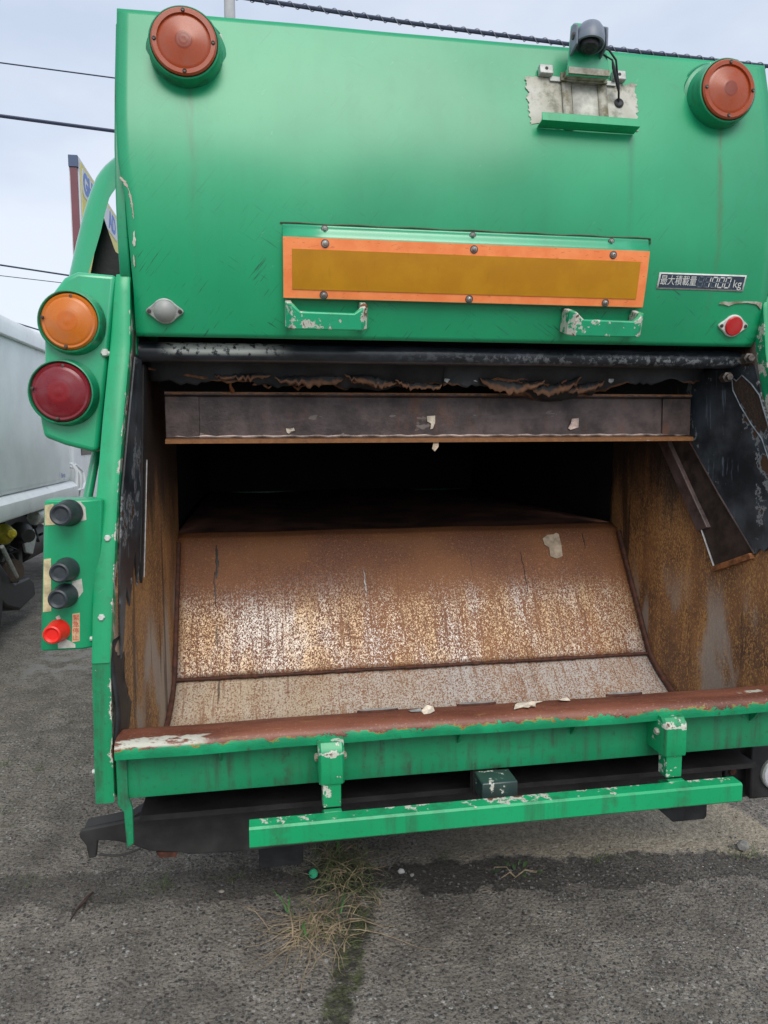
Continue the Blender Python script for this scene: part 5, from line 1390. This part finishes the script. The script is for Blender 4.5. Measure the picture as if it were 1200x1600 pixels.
# loose gravel: nobody could count it
def gravel(n, name, mat, seed, region, s0, s1, label):
    rn = random.Random(seed); m = MB()
    for _ in range(n):
        x, y = region(rn); s = s0+(s1-s0)*rn.random()**2.5
        a = rn.uniform(0, math.pi); fl = rn.uniform(0.35, 0.8); el = rn.uniform(0.6, 1.0)
        vs_ = []
        for (ux, uy, uz) in ((1, 0, 0), (0.2, 1, 0), (-1, 0.15, 0), (-0.1, -1, 0), (0.45, 0.3, 1), (-0.4, -0.25, 0.85), (0, 0, -0.6)):
            ux *= rn.uniform(.7, 1.2); uy *= rn.uniform(.7, 1.2)*el
            vs_.append((x+s*(ux*math.cos(a)-uy*math.sin(a)), y+s*(ux*math.sin(a)+uy*math.cos(a)), s*fl*(0.25+0.8*uz)))
        m.add(vs_, [(0,1,4),(1,5,4),(1,2,5),(2,3,5),(3,0,4),(3,4,5),(1,0,6),(2,1,6),(3,2,6),(0,3,6)])
    o = m.build(name, mat, None, smooth=False)
    tag(o, label, 'gravel', None, 'stuff'); return o
def r_joint(rn):
    x = rn.uniform(-1.2, 2.0); y = 2.265-0.115*x+rn.gauss(0, 0.07); return x, y
def r_right(rn):
    return rn.uniform(0.75, 1.7), 1.45+0.75*rn.random()
def r_all(rn):
    y = 1.4+5.0*rn.random()**1.6; return rn.uniform(-0.75-(y-1.6)*0.33, 1.9 if y < 2.6 else -0.2), y
gravel(1500, 'gravel', simple('dark_gravel', (0.085, 0.084, 0.082), 0.85, var=0.5, scale=200), 1, r_joint, 0.0015, 0.0085, 'loose dark gravel along the soil-filled joint')
gravel(2200, 'gravel', simple('grey_gravel', (0.13, 0.128, 0.12), 0.85, var=0.5, scale=200), 2, r_right, 0.0015, 0.0078, 'loose grey gravel on the asphalt at lower right')
gravel(2600, 'gravel', simple('brown_gravel', (0.10, 0.092, 0.08), 0.85, var=0.5, scale=200), 3, r_all, 0.0012, 0.006, 'loose brownish gravel scattered over the asphalt')
gravel(520, 'gravel', simple('pale_grit', (0.46, 0.43, 0.39), 0.8, var=0.3, scale=200), 4, lambda rn: (r_all if rn.random() < 0.6 else r_right)(rn), 0.001, 0.0042, 'pale grit flecks scattered over the asphalt')

# dry grass and straw: ribbons
def blade(m, base, d, L, wd, rn, droop=0.5, rise=0.6):
    n = 6; p = Vector(base); a = d; el = rise
    L_ = []
    for i in range(n+1):
        L_.append((p.copy(), wd*(1-0.85*i/n), a))
        st = L/n
        p = p+Vector((math.cos(a)*math.cos(el), math.sin(a)*math.cos(el), math.sin(el)))*st
        el -= droop*rn.uniform(0.5, 1.5)/n*2; a += rn.uniform(-0.35, 0.35)
        if p.z < 0.003: p.z = 0.003; el = abs(el)*0.2
    vs_ = []
    for q, w_, a_ in L_:
        s = Vector((-math.sin(a_), math.cos(a_), 0))*w_
        vs_ += [q-s, q+Vector((0, 0, w_*0.6)), q+s]
    fs_ = []
    for i in range(n):
        for k in (0, 1): fs_.append((3*i+k, 3*i+k+1, 3*i+3+k+1, 3*i+3+k))
    m.add(vs_, fs_)
M_STRAW = simple('dry_straw', (0.29, 0.225, 0.14), 0.8, var=0.4, scale=30, bump=0)
M_GRASS = simple('dull_green_grass', (0.085, 0.115, 0.040), 0.7, var=0.4, scale=30, bump=0)
M_GRASSB = simple('fresh_green_grass', (0.055, 0.17, 0.035), 0.6, var=0.3, scale=30, bump=0)
rn = random.Random(77)
st = MB()
for _ in range(120):
    t = rn.random(); x = 0.14+rn.gauss(0, 0.055); y = 1.99+rn.gauss(0, 0.05)
    blade(st, (x, y, 0.004), rn.uniform(0, 2*math.pi), rn.uniform(0.05, 0.22), rn.uniform(0.0009, 0.0028), rn, 0.9, rn.uniform(0.1, 0.7))
for _ in range(120):
    x = 0.235+rn.gauss(0, 0.045); y = 2.27+rn.gauss(0, 0.10)
    blade(st, (x, y, 0.004), rn.uniform(0, 2*math.pi), rn.uniform(0.06, 0.18), rn.uniform(0.0011, 0.0025), rn, 0.9, rn.uniform(0.2, 0.9))
for (x, y, a, L) in ((0.20, 1.985, -0.2, 0.36), (0.18, 2.00, 3.3, 0.30), (0.10, 2.0, 3.9, 0.28), (0.08, 1.98, 4.3, 0.22), (0.10, 2.06, 2.9, 0.22), (0.30, 2.30, 0.5, 0.24)):
    blade(st, (x, y, 0.006), a, L, 0.0021, rn, 0.15, 0.05)
for _ in range(46):
    x, y = r_all(rn); blade(st, (x, min(y, 3.2), 0.003), rn.uniform(0, 6.28), rn.uniform(0.02, 0.06), 0.0011, rn, 0.2, 0.05)
tag(st.build('dry_grass', M_STRAW), 'tangle of dry straw-coloured grass lying in the joint below the bumper', 'grass', None, 'stuff')
gr = MB()
for _ in range(260):
    x = 0.235+rn.gauss(0, 0.05); y = 2.30+rn.gauss(0, 0.10)
    blade(gr, (x, y, 0.002), rn.uniform(0, 6.28), rn.uniform(0.05, 0.15), rn.uniform(0.001, 0.0022), rn, 0.8, rn.uniform(0.5, 1.3))
for _ in range(60):
    x = 0.16+rn.gauss(0, 0.05); y = 2.03+rn.gauss(0, 0.05)
    blade(gr, (x, y, 0.002), rn.uniform(0, 6.28), rn.uniform(0.03, 0.10), rn.uniform(0.001, 0.0022), rn, 0.8, rn.uniform(0.4, 1.2))
for (cx, cy, k, s) in ((-0.33, 2.29, 40, 0.05), (-0.12, 2.30, 26, 0.045), (-0.75, 2.38, 18, 0.04), (-0.42, 2.28, 16, 0.03), (1.10, 2.19, 22, 0.045), (1.22, 2.17, 14, 0.035), (1.62, 2.12, 30, 0.05), (1.56, 2.15, 14, 0.04), (-0.95, 3.25, 30, 0.04), (-1.12, 3.32, 26, 0.04), (-0.62, 2.72, 12, 0.03), (-0.80, 3.28, 20, 0.03), (0.60, 2.30, 18, 0.05), (-0.98, 2.9, 20, 0.03)):
    for _ in range(k):
        blade(gr, (cx+rn.gauss(0, 0.03), cy+rn.gauss(0, 0.015), 0.002), rn.uniform(0, 6.28), rn.uniform(0.4, 1.3)*s, rn.uniform(0.0006, 0.0014), rn, 0.7, rn.uniform(0.5, 1.3))
tag(gr.build('grass', M_GRASS), 'short dull green grass tufts growing in the asphalt joints', 'grass', None, 'stuff')
fg = MB()
for (x, y, a, L) in ((0.055, 2.10, 2.2, 0.09), (0.06, 2.09, 1.7, 0.07), (0.25, 2.38, 1.9, 0.13), (0.23, 2.37, 1.2, 0.10), (0.09, 1.98, 1.4, 0.05), (0.105, 1.965, 2.0, 0.05), (0.21, 2.06, 1.0, 0.07)):
    blade(fg, (x, y, 0.003), a, L, 0.0042, rn, 0.5, 0.9)
tag(fg.build('grass', M_GRASSB), 'few broad fresh green blades among the dry grass', 'grass', None, 'stuff')
# the broad-leaved weed in the joint
wd_ = empty('weed', (0.79, 2.15, 0))
tag(wd_, 'small broad-leaved green weed in the joint below the bumper', 'weed')
M_LEAF = simple('weed_leaf', (0.045, 0.085, 0.030), 0.55, var=0.4, scale=50, bump=0.2)
stm = MB(); 
for k in range(5):
    a = rn.uniform(0, 6.28); stm.tube([(0.79, 2.15, 0), (0.79+0.03*math.cos(a), 2.15+0.03*math.sin(a), 0.03), (0.79+0.07*math.cos(a), 2.15+0.06*math.sin(a), 0.025)], [0.0018, 0.0014, 0.001], 5)
stm.build('stem', M_STRAW, wd_)
for k in range(15):
    a = rn.uniform(0, 6.28); r_ = rn.uniform(0.012, 0.075); c = Vector((0.79+r_*math.cos(a), 2.15+r_*math.sin(a)*0.9, rn.uniform(0.012, 0.04)))
    L = rn.uniform(0.018, 0.034); u = Vector((math.cos(a), math.sin(a), rn.uniform(-0.3, 0.5))).normalized(); s = u.cross(Vector((0, 0, 1))).normalized()
    m = MB(); vs_ = []
    for t, w_ in ((0, 0.05), (0.25, 0.7), (0.5, 1.0), (0.75, 0.7), (1, 0.03)):
        q = c+u*L*t+Vector((0, 0, 0.006*math.sin(t*3.14))); vs_ += [q-s*L*0.24*w_, q-Vector((0, 0, 0.0015)), q+s*L*0.24*w_]
    m.add(vs_, [(3*i+k2, 3*i+k2+1, 3*i+4+k2, 3*i+3+k2) for i in range(4) for k2 in (0, 1)])
    m.build('leaf', M_LEAF, wd_)
